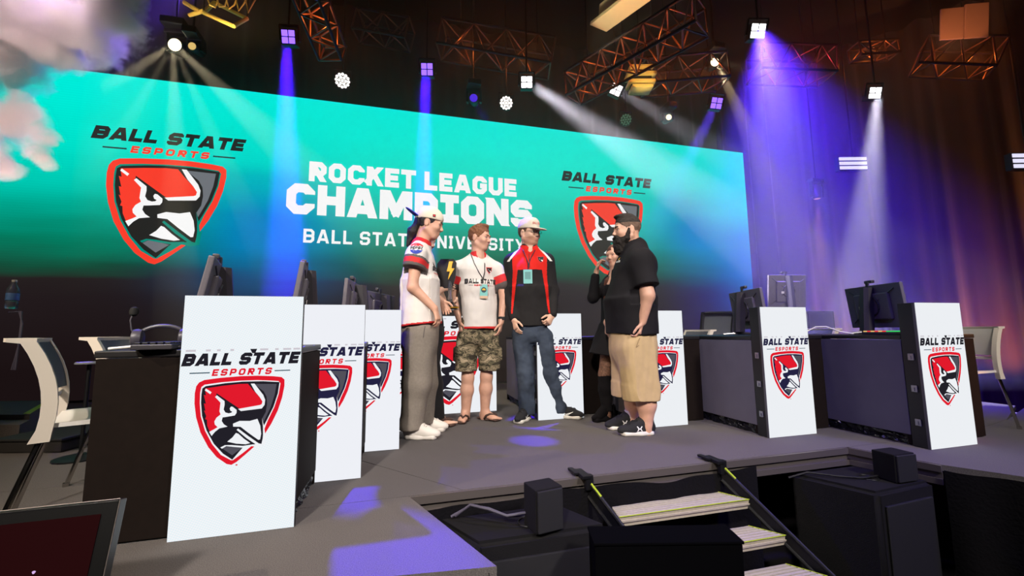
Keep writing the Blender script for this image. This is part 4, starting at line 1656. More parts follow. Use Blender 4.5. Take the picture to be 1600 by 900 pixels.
def eyes(parent, P, fr, iris, sc=1.0):
    F, L, U = [Vector(a) for a in fr]
    base = Vector(parent.location)
    M_eye = mat('eye_white', rgb(196, 184, 178), .25)
    M_ir = mat(iris, rgb(70, 50, 36) if 'brown' in iris else rgb(84, 104, 120), .2)
    for s_ in (-1, 1):
        c = Vector(P(.0735, s_ * .032, .005)) - base
        M3 = Matrix(((L.x, U.x, F.x, c.x), (L.y, U.y, F.y, c.y), (L.z, U.z, F.z, c.z), (0, 0, 0, 1)))
        prof = [(.0125 * math.sin(t) * sc, -.0125 * math.cos(t) * sc) for t in [.2 + k * .3 for k in range(9)]]
        e = MB().lathe(prof, 14, 0, M3).build('eye', M_eye, parent, smooth='all')
        MB().lathe([(.0062 * sc, .0108 * sc), (.0055 * sc, .0124 * sc), (.002 * sc, .0132 * sc)], 12, 0, M3).build('iris', M_ir, e, smooth='all')


def brows(parent, P, fr, m_, sc=1.0, thick=.0045):
    base = np.array(parent.location)
    S_ = []
    for s_ in (-1, 1):
        pts = [P(.0935, s_ * .012, .024), P(.0935, s_ * .026, .030), P(.083, s_ * .044, .027)]
        MB().tube([Vector(p - base) for p in pts], thick * sc, 8).build('eyebrow', m_, parent, smooth='all')


def shoe(parent, heel, toe_dir, L, mu, ms, high=0.0, name='shoe', wide=1.0, boot=None, lace=None, toe_h=1.0, heel_blk=0.0):
    """a shoe standing on the deck"""
    heel = np.asarray(heel, float)
    F = nv(V(toe_dir[0], toe_dir[1], 0))
    Lf = V(-F[1], F[0], 0)
    k = L / .30

    def P(f, l, u):
        return heel + F * f * k + Lf * l * wide + V(0, 0, u)
    lo, hi = heel - .36, heel + .36
    lo[2], hi[2] = heel[2] - .02, heel[2] + .24
    S = Solid(lo, hi, .005)
    up = heel_blk
    A3 = np.stack([F, Lf, V(0, 0, 1)])
    S.ell(P(.205, 0, .040), (.088 * k, .043 * wide, .040 * toe_h), A3, .03)
    S.ell(P(.13, 0, .048 + up * .6), (.08 * k, .036 * wide, .040), A3, .03)
    S.ell(P(.060, 0, .055 + up), (.060 * k, .035 * wide, .056), A3, .03)
    S.cone(P(.185, 0, .062), P(.095, 0, .092 + high + up), .032 * wide, .036 * wide, .03)
    S.cone(P(.055, 0, .07 + up), P(.052, 0, .098 + high + up), .036 * wide, .037 * wide, .02)
    S.cone(P(.075, 0, .108 + high + up), P(.070, 0, .16 + high + up), .030 * wide, .036 * wide, .006, True)
    S.cut(V(0, 0, heel[2] + .022), V(0, 0, -1))
    up_o = skin_obj(name, S, mu, parent, it=2)
    S2 = Solid(lo, hi, .005)
    S2.slab(P(.045, 0, .016), P(.13, 0, .016), (.041 * wide, .030), (.041 * wide, .030), Lf, .02)
    S2.slab(P(.12, 0, .016), P(.240, 0, .018), (.041 * wide, .030), (.050 * wide, .030), Lf, .03)
    if heel_blk:
        S2.slab(P(.04, 0, .0), P(.05, 0, .07), (.024, .026), (.030, .034), Lf, .01)
    S2.cut(V(0, 0, heel[2]), V(0, 0, -1))
    S2.cut(V(0, 0, heel[2] + ((.034 if heel_blk == 0 else .08) if not boot else .02)), V(0, 0, 1))
    so = skin_obj('sole', S2, ms, parent, it=1)
    so.parent = up_o
    so.location = (0, 0, 0)
    if lace:
        tr = bvh_of(up_o)
        mb = MB()
        for i in range(4):
            f = .115 + .027 * i
            pts = []
            for j in range(7):
                l = -.024 + .008 * j
                p = Vector(P(f + (.008 if i % 2 else -.008) * (j - 3) / 3, l, .3))
                h = tr.ray_cast(p, Vector((0, 0, -1)))
                if h[0] is not None:
                    pts.append(h[0] + Vector((0, 0, .003)) - Vector(parent.location))
            if len(pts) > 2:
                mb.tube(pts, .0032, 6)
        if mb.v:
            l_ = mb.build('laces', lace, up_o, smooth='all')
    return up_o, P


M_skin = mat('skin_light', rgb(222, 178, 154), .5, var=.05, vs=25, bump=.08, bs=200)
M_skin2 = mat('skin_ruddy', rgb(214, 164, 140), .5, var=.06, vs=25, bump=.08, bs=200)
M_lip = mat('lips', rgb(190, 126, 110), .5)
M_stub = mat('stubble', rgb(184, 138, 114), .7, var=.12, vs=300)


def lips_paint(P, fr, extra=None):
    F, L, U = fr
    c = P(.094, 0, -.060)

    def f(C):
        d = C - c
        a, b, e = d @ F, d @ L, d @ U
        out = ((np.abs(b) < .019 - np.abs(e) * .9) & (np.abs(e) < .011) & (a > -.012)).astype(int)
        if extra is not None:
            x = extra(C)
            out = np.where((out == 0) & (x > 0), x, out)
        return out
    return f


def box_of(pts, pad):
    a = np.array([np.asarray(p, float) for p in pts])
    return a.min(0) - pad, a.max(0) + pad


def K_(D):
    return lambda px, py, off=0.0: np.array(at(px, py, D + off))


r_, a_, z_ = np.array(VR), np.array(VA), V(0, 0, 1)
# ================================================================ the rig overhead
M_fix = mat('fixture_black', rgb(20, 20, 22), .5, spec=.4)
M_truss = mat('truss_metal', rgb(40, 38, 40), .45, .6)
CEIL = 7.55
LW = glow('lens_white', (1, .97, 1), 3.0)
LB = glow('lens_blue', (.22, .10, 1.0), 2.2)
LY = glow('lens_warm', (1, .86, .50), 4.0)
LD = glow('lens_dim_blue', (.10, .03, .9), .8)
LG = glow('lens_dim_green', (.10, .22, .14), .5)
LP = glow('lens_par_white', (1, .93, .86), 2.0)


def aim(d):
    """frame whose -Y looks along d"""
    y = -Vector(d).normalized()
    x = y.cross(UP).normalized() * 1.0
    z = x.cross(y)
    return Matrix(((x.x, y.x, z.x, 0), (x.y, y.y, z.y, 0), (x.z, y.z, z.z, 0), (0, 0, 0, 1)))


def face_cam(p, down=.25):
    d = (Vector((0, 0, CAMZ)) - p).normalized() * .3 - VA
    d.z *= .3
    d.normalize()
    d.z -= down
    return d


def hang(o, z, p, x=0.0):
    MB().cyl((x, 0, z), (x, 0, CEIL - p.z), .014, n=8).build('hanger', M_fix, o)


def quad(px, py, D, lens, label, tgt, energy, col, ang=14, size=.2, blend=.35, roll=0, glow_ring=True, core=None, face=None):
    p = at(px, py, D)
    o = empty('blinder_light', p, 0, label, 'stage light', 'four-cell stage lights over the stage')
    fd = face_cam(p, .25) if face is None else face
    size *= .88
    M = aim(fd) @ Matrix.Rotation(math.radians(roll), 4, 'Y')
    MB().box((0, .075, 0), (size * 1.12, .13, size * 1.12), M, b=.012).build('housing', M_fix, o)
    for i in (-1, 1):
        for j in (-1, 1):
            MB().box((i * size * .25, .006, j * size * .25), (size * .43, .012, size * .43), M, b=.006).build('lens', lens, o)
    mb = MB()
    for s_ in (-1, 1):
        mb.box((s_ * size * .68, .07, size * .35), (.02, .05, size * 1.1), M, b=.004)
    mb.box((0, .07, size * .9), (size * 1.4, .05, .02), M, b=.004)
    mb.build('yoke', M_fix, o)
    hang(o, size * .85, p)
    if energy:
        q = p + Vector(fd).normalized() * .04
        lamp('SPOT', 'beam', q, energy, col, tgt, .06, ang, blend)
        if core:
            lamp('SPOT', 'beam', q, *core)
    return o


V1 = (.045, .004, 1.0)
WH = (.92, .88, 1.0)
quad(450, 57, 5.0, LB, 'blue four-cell stage light with the strong blue beam above the left emblem', (-.20, 1.55, 0), 10500, V1, 10.0, .20, .3, core=(60000, V1, at(448, 540, 5.2), .06, 10, .3))
quad(667, 108, 5.6, LB, 'blue four-cell stage light above the champions heading', (-.10, 2.46, 0), 9500, V1, 6.5, .20, .3, core=(45000, V1, at(655, 540, 5.75), .06, 9, .3))
quad(823, 128, 5.6, LW, 'white four-cell stage light throwing a beam down to the right', at(1010, 255, 5.4), 7000, WH, 15, .19)
quad(963, 140, 6.0, LW, 'tilted white four-cell light under the crossing trusses', at(1140, 250, 5.9), 1500, WH, 15, .19, roll=25)
quad(1120, 161, 6.2, LB, 'dim violet four-cell light near the right end of the LED wall', (1.40, 3.72, 0), 9000, (.13, .06, 1.0), 7, .20, roll=10)
quad(1185, 48, 5.2, LW, 'brightest white four-cell light in the blue haze, top right', at(1265, 420, 6.3), 7500, (.085, .022, 1.0), 76, .22, 1.0, roll=6, core=(2800, (.62, .52, 1.0), at(1235, 330, 5.3), .06, 34, .95))
quad(1368, 145, 5.8, LW, 'white four-cell stage light with a straight white beam at far right', at(1347, 420, 5.6), 9000, (.86, .80, 1.0), 13, .19, roll=5)

# moving heads
def head(px, py, D, lens, r, label, beams, group='moving heads over the stage', fd=None):
    p = at(px, py, D)
    o = empty('moving_head', p, 0, label, 'stage light', group)
    d = fd or face_cam(p, .15)
    M = aim(d) @ Matrix.Rotation(math.radians(90), 4, 'X')
    MB().lathe([(r * 1.15, -.002), (r * 1.25, -.02), (r * 1.3, -.10), (r * 1.0, -.22), (r * .6, -.25)], 24, 0, M).build('head', M_fix, o, smooth=True)
    MB().lathe([(r * .2, .012), (r * .6, .009), (r, .0), (r, -.01)], 24, 0, M).build('lens', lens, o, smooth=True)
    M2 = aim(d)
    mb = MB()
    for s_ in (-1, 1):
        mb.box((s_ * r * 1.7, .10, r * .9), (.04, .10, r * 3.2), M2, b=.01)
    mb.box((0, .10, r * 2.5), (r * 3.8, .12, .06), M2, b=.015)
    mb.build('yoke', M_fix, o)
    MB().box((0, 0, r * 3.4), (r * 3.4, .26, .10), b=.02).build('base', M_fix, o)
    hang(o, r * 3.5, p)
    for (tg, e, c, ang) in beams:
        q = p + Vector(d).normalized() * .03
        lamp('SPOT', 'beam', q, e, c, tg, .03, ang, .4)
    return o


CW = (1.0, .84, .52)
head(273, 70, 5.3, LY, .085, 'bright warm moving head fanning beams over the left emblem', [(at(95, 190, 5.3), 1500, CW, 13), (at(275, 260, 5.2), 2000, CW, 9), (at(420, 210, 5.3), 1500, CW, 13), (at(180, 230, 5.3), 900, CW, 8), (at(350, 250, 5.3), 800, CW, 8)])
head(1117, 97, 6.0, LY, .062, 'round yellow moving head left of the bright blue haze', [(at(1270, 420, 5.9), 5500, (1.0, .74, .42), 11), (at(1330, 150, 6.0), 60, (1.0, .74, .42), 20)])
head(740, 153, 6.1, LD, .062, 'dim blue round moving head over the champions heading', [(at(800, 260, 5.9), 300, V1, 16)])
head(1045, 183, 6.2, glow('lens_small_warm', (1, .9, .6), 1.6), .045, 'small warm moving head above the right emblem', [])
head(300, 72, 5.2, glow('lens_gold', (.9, .62, .2), .8), .05, 'small golden lamp just right of the bright warm moving head', [])


def par(px, py, D, lens, r, label):
    p = at(px, py, D)
    o = empty('led_par', p, 0, label, 'stage light', 'round LED cans over the LED wall')
    d = (Vector((0, 0, CAMZ)) - p).normalized()
    M = aim(d) @ Matrix.Rotation(math.radians(90), 4, 'X')
    MB().lathe([(r * 1.12, .01), (r * 1.18, -.02), (r * 1.15, -.16), (r * .7, -.20)], 24, 0, M).build('can', M_fix, o, smooth=True)
    for k in range(19):
        a = k * 1.0472 if k < 6 else (k - 6) * .5236
        c = Vector((0, 0, 0)) if k == 18 else Vector((math.cos(a), math.sin(a), 0)) * (r * (.45 if k < 6 else .84))
        MB().lathe([(r * .05, .018), (r * .15, .015), (r * .205, .010)], 10, 0, M @ Matrix.Translation(c)).build('lens', lens, o, smooth=True)
    MB().tube([(-r * 1.25, 0, 0), (-r * 1.2, 0, r * 1.6), (r * 1.2, 0, r * 1.6), (r * 1.25, 0, 0)], .01).build('yoke', M_fix, o)
    hang(o, r * 1.6, p)
    return o


par(535, 126, 6.0, LP, .108, 'round white LED can above the word rocket')
par(791, 161, 6.1, LP, .098, 'round white LED can above the word league')
par(978, 187, 6.2, LG, .085, 'unlit greenish LED can above the right emblem')

# LED strip bars hung in the blue haze
for (px, py, D, lab) in ((1333, 255, 6.6, 'white three-row LED bar hanging right of the LED wall'), (1606, 251, 5.6, 'white three-row LED bar cut by the right edge of the photo')):
    p = at(px, py, D)
    o = empty('led_bar', p, 0, lab, 'stage light', 'white LED bars in the blue haze')
    M = aim(-VA)
    wd = .46 if D > 6 else .42
    MB().box((0, .05, 0), (wd + .02, .09, .25), M, b=.008).build('housing', M_fix, o)
    for k in (-1, 0, 1):
        MB().box((0, .0, k * .078), (wd, .012, .055), M, b=.004).build('led_row', glow('led_bar_row', (.80, .78, 1.0), 1.05), o)
    hang(o, .12, p)

# trusses
OR = (1.0, .20, .03)
M_brace = mat('truss_brace', rgb(96, 74, 66), .4, .5)


def truss(a, b, sz, label, n, lights=0, e=30, col=OR, twist=0):
    a, b = Vector(a), Vector(b)
    d = (b - a).normalized()
    s_ = d.cross(UP).normalized()
    u = s_.cross(d)
    o = empty('lighting_truss', a, 0, label, 'truss', 'lighting trusses under the ceiling')
    L = (b - a).length
    cor = [s_ * i * sz / 2 + u * j * sz / 2 for i, j in ((-1, -1), (1, -1), (1, 1), (-1, 1))]
    for c in cor:
        MB().cyl(c, d * L + c, .020, n=8).build('chord', M_truss, o)
    mb = MB()
    for k in range(n):
        t0, t1 = L * k / n, L * (k + 1) / n
        for q in range(4):
            c0, c1 = cor[q], cor[(q + 1) % 4]
            if (k + q) % 2:
                c0, c1 = c1, c0
            mb.cyl(d * t0 + c0, d * t1 + c1, .011, n=6)
    for t in (0, L):
        for q in range(4):
            mb.cyl(d * t + cor[q], d * t + cor[(q + 1) % 4], .013, n=6)
    mb.build('lattice', M_brace, o)
    for f in (.15, .85):
        q = d * L * f + u * sz / 2
        MB().cyl(q, (q.x, q.y, CEIL - a.z), .008, n=6).build('hanger', M_fix, o)
    for k in range(lights):
        q = a + d * L * (k + .5) / lights - u * sz * .1
        lamp('POINT', 'truss_glow', q, e, col, size=.04)
    return o


truss(at(690, 62, 6.0), at(862, 92, 6.0), .42, 'orange-lit truss above the champions heading', 7, 2, 6)
truss(at(895, 138, 5.6), at(1095, 22, 4.3), .36, 'long truss rising to the right above the right emblem', 12, 3, 6)
truss(at(1005, 122, 6.0), at(1128, 112, 6.0), .40, 'orange-lit truss crossing right of the tilted white light', 5, 2, 5)
truss(at(1178, 100, 6.3), at(1292, 104, 6.3), .44, 'magenta-lit truss in the bright blue haze', 5, 2, 7, (1.0, .06, .10))
truss(at(1436, 88, 6.0), at(1556, 92, 5.6), .42, 'orange-lit truss at far right below the hanging panel', 5, 2, 5)
truss(at(1335, 82, 6.2), at(1395, 78, 6.2), .22, 'short red-lit truss piece above the far right white light', 3, 1, 6)
truss(at(475, -30, 4.4), at(520, 84, 5.2), .30, 'dark green truss end hanging beside the strong blue beam', 6, 1, 12)
truss(at(560, 40, 6.0), at(640, 55, 6.0), .34, 'dark truss left of the orange-lit one above the heading', 4, 0)

# assorted metalwork overhead
M_ochre = mat('ochre_steel', rgb(196, 170, 100), .55)
fr = empty('pipe_frame', at(300, 6, 4.4), 0, 'yellow-lit ladder frame hanging above the warm moving head', 'frame')
mb = MB()
o0 = at(300, 6, 4.4)
q = [at(318, 20, 4.4) - o0, at(365, 41, 4.3) - o0, at(386, 29, 4.5) - o0, at(335, 4, 4.6) - o0]
for a, b in ((0, 1), (1, 2), (2, 3), (3, 0)):
    mb.cyl(q[a], q[b], .022, n=8)
mb.build('bars', M_ochre, fr)
mb = MB()
mb.cyl(at(288, 4, 4.4) - o0, at(312, 18, 4.4) - o0, .025, n=8).cyl(at(295, 24, 4.4) - o0, at(318, 17, 4.4) - o0, .022, n=8)
mb.build('clamp', M_ochre, fr)
mb = MB()
for k in range(5):
    x = 322 + k * 15
    mb.tube([at(x, -8, 4.4) - o0, at(x + 6, 8 + 3 * k, 4.35) - o0, at(x + 14, 12 - 2 * k, 4.4) - o0, at(x + 20, -6, 4.45) - o0], .008)
mb.build('cable_loops', M_ochre, fr)
for k in (0, 2):
    MB().cyl(q[k], (q[k].x, q[k].y, CEIL - o0.z), .008, n=6).build('hanger', M_fix, fr)
lamp('SPOT', 'frame_glow', at(330, 60, 4.0), 60, (1.0, .72, .25), at(340, 15, 4.4), .05, 60, .6)

bA, bB = at(1010, -14, 4.6), at(935, 42, 5.4)
bm_o = empty('steel_beam', bA, 0, 'pale flat ceiling beam at the top edge right of centre', 'beam')
d = (bB - bA)
M = aim(-d.normalized())
MB().box((0, d.length / 2, 0), (.30, d.length, .05), Matrix.Translation(Vector((0, 0, 0))) @ M, b=.01).build('flange', mat('cream_beam', rgb(205, 190, 150), .7), bm_o)
MB().box((0, d.length / 2, .16), (.03, d.length, .30), M, b=.005).build('web', MATS['cream_beam'], bm_o)
for k in (.1, .9):
    qq = d * k
    MB().cyl((qq.x, qq.y, qq.z + .25), (qq.x, qq.y, CEIL - bA.z), .012, n=6).build('hanger', M_fix, bm_o)
lamp('SPOT', 'beam_glow', at(900, 120, 4.6), 90, (1.0, .85, .5), at(975, 15, 5.0), .05, 40, .6)

fx = empty('work_light', at(1000, 118, 5.6), 0, 'yellow-lit stacked floodlight under the crossing trusses', 'stage light')
for k, (dz, wd) in enumerate(((.10, .34), (0, .42), (-.12, .38), (-.2, .30))):
    MB().box((0, 0, dz - .02), (wd, .22, .05), RZ(-YAW), b=.01).build('fin', M_ochre, fx)
MB().box((0, .02, -.05), (.30, .16, .30), RZ(-YAW), b=.01).build('body', M_fix, fx)
hang(fx, .1, at(1000, 118, 5.6))
lamp('SPOT', 'work_glow', at(1030, 150, 5.0), 45, (1.0, .80, .35), at(1000, 118, 5.6), .04, 30, .5)
hp = empty('acoustic_board', at(1506, 36, 5.2), math.radians(-30), 'orange-lit square acoustic panel hanging at the top right', 'panel')
MB().box((-.135, 0, 0), (.26, .03, .46), Matrix.Rotation(.12, 4, 'Y'), b=.01).box((.135, 0, 0.02), (.26, .03, .50), Matrix.Rotation(.12, 4, 'Y'), b=.01).build('board', mat('tan_board', rgb(150, 110, 84), .9), hp)
MB().cyl((0, 0, .24), (0, 0, CEIL - hp.location.z), .008, n=6).build('hanger', M_fix, hp)
lamp('SPOT', 'panel_glow', at(1490, 95, 4.6), 110, (1.0, .42, .2), at(1506, 36, 5.2), .05, 30, .6)

pz_ = empty('moving_head', at(1276, 300, 7.0), 0, 'small dark moving head hanging in the blue haze above the upstage desk', 'stage light', 'moving heads over the stage')
MB().lathe([(.05, -.12), (.075, -.10), (.08, .08), (.05, .14)], 20).build('head', M_fix, pz_, smooth=True)
MB().lathe([(.05, -.122), (.045, -.126)], 16).build('lens', glow('lens_amber_dim', (1, .55, .3), .6), pz_)
MB().box((-.11, 0, .05), (.03, .06, .28), b=.006).box((.11, 0, .05), (.03, .06, .28), b=.006).box((0, 0, .2), (.26, .12, .06), b=.01).build('yoke', M_fix, pz_)
hang(pz_, .2, at(1276, 300, 7.0))
lamp('SPOT', 'beam', at(1276, 306, 7.0) - Vector((0, 0, .12)), 1500, (1.0, .42, .22), at(1290, 520, 7.0), .03, 13, .7)

# amber uplights washing the drapes at stage right
AMB = (1.0, .30, .06)
for (px, D, e, tx, ty) in ((1545, 7.0, 700, 1560, 480), (1505, 7.2, 420, 1495, 400), (1325, 8.15, 420, 1316, 450), (1596, 6.6, 420, 1600, 480)):
    p = at(px, 610, D)
    p.z = -.66
    up = empty('uplight', p, 0, {1545: 'amber uplight behind the right-hand white chair', 1505: 'amber uplight at the curtain behind the rightmost panel', 1325: 'amber uplight at the curtain left of the rightmost monitor', 1596: 'amber uplight at the curtain by the right edge'}[px], 'uplight', 'amber uplights under the curtain')
    MB().lathe([(.07, -.12), (.08, -.10), (.08, .0), (.07, .02)], 16).build('can', M_fix, up, smooth=True)
    MB().lathe([(.055, .021), (.05, .024)], 16).build('lens', glow('lens_amber', AMB, 1.0), up)
    lamp('SPOT', 'amber_wash', p + Vector((0, 0, .05)), e, AMB, at(tx, ty, D + .32), .05, 56, 1.0)

# ================================================================ haze and smoke
def volume_mat(name, dens, col=(1, 1, 1), aniso=0.0, noisy=None):
    m_ = bpy.data.materials.new(name)
    m_.use_nodes = True
    nt = m_.node_tree
    nt.nodes.remove(nt.nodes['Principled BSDF'])
    v = nt.nodes.new('ShaderNodeVolumeScatter')
    v.inputs['Color'].default_value = (*col, 1)
    v.inputs['Density'].default_value = dens
    v.inputs['Anisotropy'].default_value = aniso
    nt.links.new(v.outputs[0], nt.nodes['Material Output'].inputs['Volume'])
    if noisy:
        tc = nt.nodes.new('ShaderNodeTexCoord')
        n = nt.nodes.new('ShaderNodeTexNoise')
        n.inputs['Scale'].default_value = noisy[0]
        n.inputs['Detail'].default_value = 5
        n.inputs['Roughness'].default_value = .6
        n.inputs['Distortion'].default_value = .4
        nt.links.new(tc.outputs['Object'], n.inputs['Vector'])
        mr = nt.nodes.new('ShaderNodeMapRange')
        mr.inputs['From Min'].default_value = noisy[1]
        mr.inputs['From Max'].default_value = noisy[2]
        mr.inputs['To Min'].default_value = 0
        mr.inputs['To Max'].default_value = dens
        nt.links.new(n.outputs['Fac'], mr.inputs['Value'])
        nt.links.new(mr.outputs[0], v.inputs['Density'])
    return m_


hz = MB().box((-.35, 0, 0), (12.8, 3.6, 6.2)).build('haze', volume_mat('thin_haze', .045), loc=VR * 1.2 + VA * 6.75 + UP * 3.15)
hz.rotation_euler = (0, 0, -YAW)
tag(hz, 'thin stage haze that makes the coloured light beams visible', 'haze', kind='stuff')

# the smoke plume at the upper left
PUFFS = [(-120, 20, 4.7, .95), (10, 30, 4.6, .62), (75, 45, 4.6, .50), (130, 42, 4.6, .42), (180, 25, 4.6, .34), (205, 0, 4.6, .24), (15, 105, 4.6, .36), (95, 85, 4.6, .24), (-60, 190, 4.5, .50), (-12, 245, 4.4, .22), (12, 266, 4.4, .14), (15, 190, 4.4, .26), (45, 185, 4.4, .18), (62, 210, 4.4, .15), (55, 235, 4.4, .14), (70, 252, 4.4, .10), (34, 165, 4.5, .2)]
org_s = at(0, 100, 4.6)


def smoke_material():
    m_ = bpy.data.materials.new('white_smoke')
    m_.use_nodes = True
    nt = m_.node_tree
    N, Lk = nt.nodes, nt.links
    N.remove(N['Principled BSDF'])
    tc = N.new('ShaderNodeTexCoord')
    last = None

    def mth(op, a, b):
        n = N.new('ShaderNodeMath')
        n.operation = op
        for i, x in enumerate((a, b)):
            if isinstance(x, (int, float)):
                n.inputs[i].default_value = x
            else:
                Lk.new(x, n.inputs[i])
        return n.outputs[0]
    for px, py, D, r in PUFFS:
        v = N.new('ShaderNodeVectorMath')
        v.operation = 'DISTANCE'
        Lk.new(tc.outputs['Object'], v.inputs[0])
        v.inputs[1].default_value = at(px, py, D) - org_s
        q = mth('DIVIDE', v.outputs['Value'], r)
        last = q if last is None else mth('MINIMUM', last, q)
    n = N.new('ShaderNodeTexNoise')
    n.inputs['Scale'].default_value = 3.2
    n.inputs['Detail'].default_value = 7
    n.inputs['Roughness'].default_value = .62
    n.inputs['Distortion'].default_value = .5
    Lk.new(tc.outputs['Object'], n.inputs['Vector'])
    val = mth('ADD', mth('SUBTRACT', .92, last), mth('MULTIPLY', mth('SUBTRACT', n.outputs['Fac'], .5), 2.6))
    val = mth('MINIMUM', mth('MAXIMUM', mth('MULTIPLY', val, 2.2), 0.0), 1.0)
    vs = N.new('ShaderNodeVolumeScatter')
    vs.inputs['Color'].default_value = (1, .95, .94, 1)
    vs.inputs['Anisotropy'].default_value = .1
    Lk.new(mth('MULTIPLY', val, 11.0), vs.inputs['Density'])
    Lk.new(vs.outputs[0], N['Material Output'].inputs['Volume'])
    return m_


S = Solid(at(-260, 330, 4.3) - Vector((1.1, 1.1, 1.1)), at(240, -80, 4.9) + Vector((1.1, 1.1, 1.1)), .05)
for px, py, D, r in PUFFS:
    S.ell(np.array(at(px, py, D)), (r * 1.4, r * 1.4, r * 1.4), None, .05)
o = skin_obj('smoke', S, smoke_material(), base=org_s, it=1)
tag(o, 'billowing pink and violet lit smoke plume at the upper left', 'smoke', kind='stuff')
lamp('SPOT', 'smoke_pink', at(-150, 420, 3.4), 650, (1.0, .62, .56), at(20, 100, 4.6), .1, 60, .6)
lamp('SPOT', 'smoke_violet', at(330, -40, 5.6), 900, (.20, .07, 1.0), at(90, 90, 4.7), .1, 34, .6)
lamp('SPOT', 'smoke_warm', at(60, -250, 3.6), 480, (1.0, .72, .74), at(60, 60, 4.6), .1, 60, .6)
# ---------------------------------------------------------------- man in grey sweatpants, cap worn backwards (faces right)
M_jer = mat('white_jersey', rgb(228, 221, 216), .75, bump=.25, bs=500)
M_jred = mat('jersey_red', rgb(206, 36, 38), .75)
M_jgrey = mat('jersey_grey', rgb(92, 84, 82), .8)
M_swt = mat('grey_sweatpants', rgb(142, 132, 122), .95, var=.08, vs=60, bump=.3, bs=300, spec=.1)
M_wsh = mat('white_leather', rgb(226, 218, 208), .5)
M_wso = mat('white_rubber', rgb(222, 214, 204), .6)
M_cream = mat('cream_cap_cloth', rgb(232, 220, 200), .85, bump=.15, bs=400)
M_blue = mat('blue_cap_brim', rgb(70, 66, 190), .8)
M_hairk = mat('black_hair', rgb(30, 24, 28), .55, var=.3, vs=90, bump=.6, bs=160)
INK = mat('print_black', rgb(28, 26, 28), .7)
PRED = mat('print_red', rgb(210, 40, 44), .7)
PWHT = mat('print_white', rgb(236, 234, 232), .7)
PBLU = mat('print_blue', rgb(40, 60, 170), .7)
PYEL = mat('print_yellow', rgb(240, 190, 40), .6)
M_lan = mat('lanyard_black', rgb(22, 22, 26), .7)

K = K_(3.42)
F, L = r_, a_
c0 = K(671.5, 351)
fr = head_frame(nv(F + a_ * .05), 14)
nk = K(658, 386)
base = K(652, 700)
base[2] = 0
sh_n, sh_f = K(651, 397, -.175), K(655, 397, .175)
el, wr = K(645, 449, -.20), K(679, 482, -.16)
hip_n, hip_f = K(655, 515, -.09), K(658, 515, .09)
kn_n, kn_f = K(650, 596, -.09), K(668, 600, .10)
an_n, an_f = K(641, 683, -.09), K(664, 680, .10)
lo, hi = box_of([c0, base, sh_n, sh_f, wr, K(700, 520)], .30)
S = Solid(lo, hi, .0055)
P, A = head_solid(S, c0, fr, nk, .052, 1.10)
S.cone(nk, K(657, 412), .05, .08, .04)
S.slab(K(657, 420), K(657, 505), (.13, .085), (.13, .09), L, .04)
S.cone(sh_n, el, .052, .044, .03).cone(el, wr, .043, .028, .02)
S.cone(sh_f, K(665, 450, .20), .052, .043, .03).cone(K(665, 450, .20), K(690, 470, .19), .042, .028, .02)
S.cone(hip_n, kn_n, .085, .058, .03).cone(kn_n, an_n, .055, .040, .03)
S.cone(hip_f, kn_f, .085, .058, .03).cone(kn_f, an_f, .055, .040, .03)
hand(S, wr, nv(K(686, 503, -.16) - wr), -r_ + a_ * .3, a_ + r_ * .6, (14, 32, 26), 3)
hand(S, K(690, 470, .19), nv(r_ * .5 - z_), -a_, r_, (20, 30, 20), 3)
man = skin_obj('person', S, [M_skin2, M_lip], base=base, paint=lips_paint(P, fr))
tag(man, 'man with backwards cap and grey sweatpants standing in profile, white shoes', 'person')
eyes(man, P, fr, 'iris_brown', 1.10)
brows(man, P, fr, M_hairk, 1.1)
# hair: swept back into a pony tail that falls behind
S = Solid(*box_of([c0, K(628, 385)], .18), .006)
S.rs = 1.10
S.ell(P(-.016, 0, .030), (.104, .081, .090), A, .02)
S.ell(P(.075, 0, -.045), (.082, .085, .100), A, .012, True)
S.ell(P(-.01, .078, -.004), (.022, .02, .034), A, .01, True).ell(P(-.01, -.078, -.004), (.022, .02, .034), A, .01, True)
S.cone(P(-.085, 0, .0), K(644, 362), .030, .034, .03).cone(K(644, 362), K(637, 384), .036, .012, .02).cone(K(648, 360, .03), K(641, 380, .04), .03, .012, .02)
skin_obj('hair', S, M_hairk, man, wr=(.006, 45, 0, (1, 1, .4)))
# cap, turned round
S = Solid(*box_of([c0, P(-.2, 0, 0)], .18), .0055)
S.rs = 1.10
S.ell(P(-.012, 0, .045), (.109, .088, .098), A, .01)
S.cut(P(0, 0, .030) + fr[0] * 0, -rot(fr[2], fr[1], -6))
S.ell(P(.105, 0, .04), (.02, .03, .02), A, .008, True)
cap = skin_obj('cap', S, M_cream, man)
S = Solid(*box_of([P(-.1, 0, 0), P(-.2, 0, 0)], .14), .005)
S.rs = 1.10
bd = rot(-fr[0], fr[1], 22)
S.ell(P(-.075, 0, .030) + bd * .07, (.088, .078, .010), np.stack([bd, fr[1], np.cross(bd, fr[1])]), .01)
S.ell(P(-.012, 0, .045), (.100, .080, .10), A, .004, True)
br = skin_obj('brim', S, M_blue, man)
br.parent = cap
tr = bvh_of(cap)
decal('badge', cap, [rect(-.010, -.012, .012, .010), rect(-.006, -.008, .008, .006)], [INK, PRED], [0, 1], Vector(P(.035, 0, .06)), VR, UP, VA, tr)
cap.children[-1].parent = cap
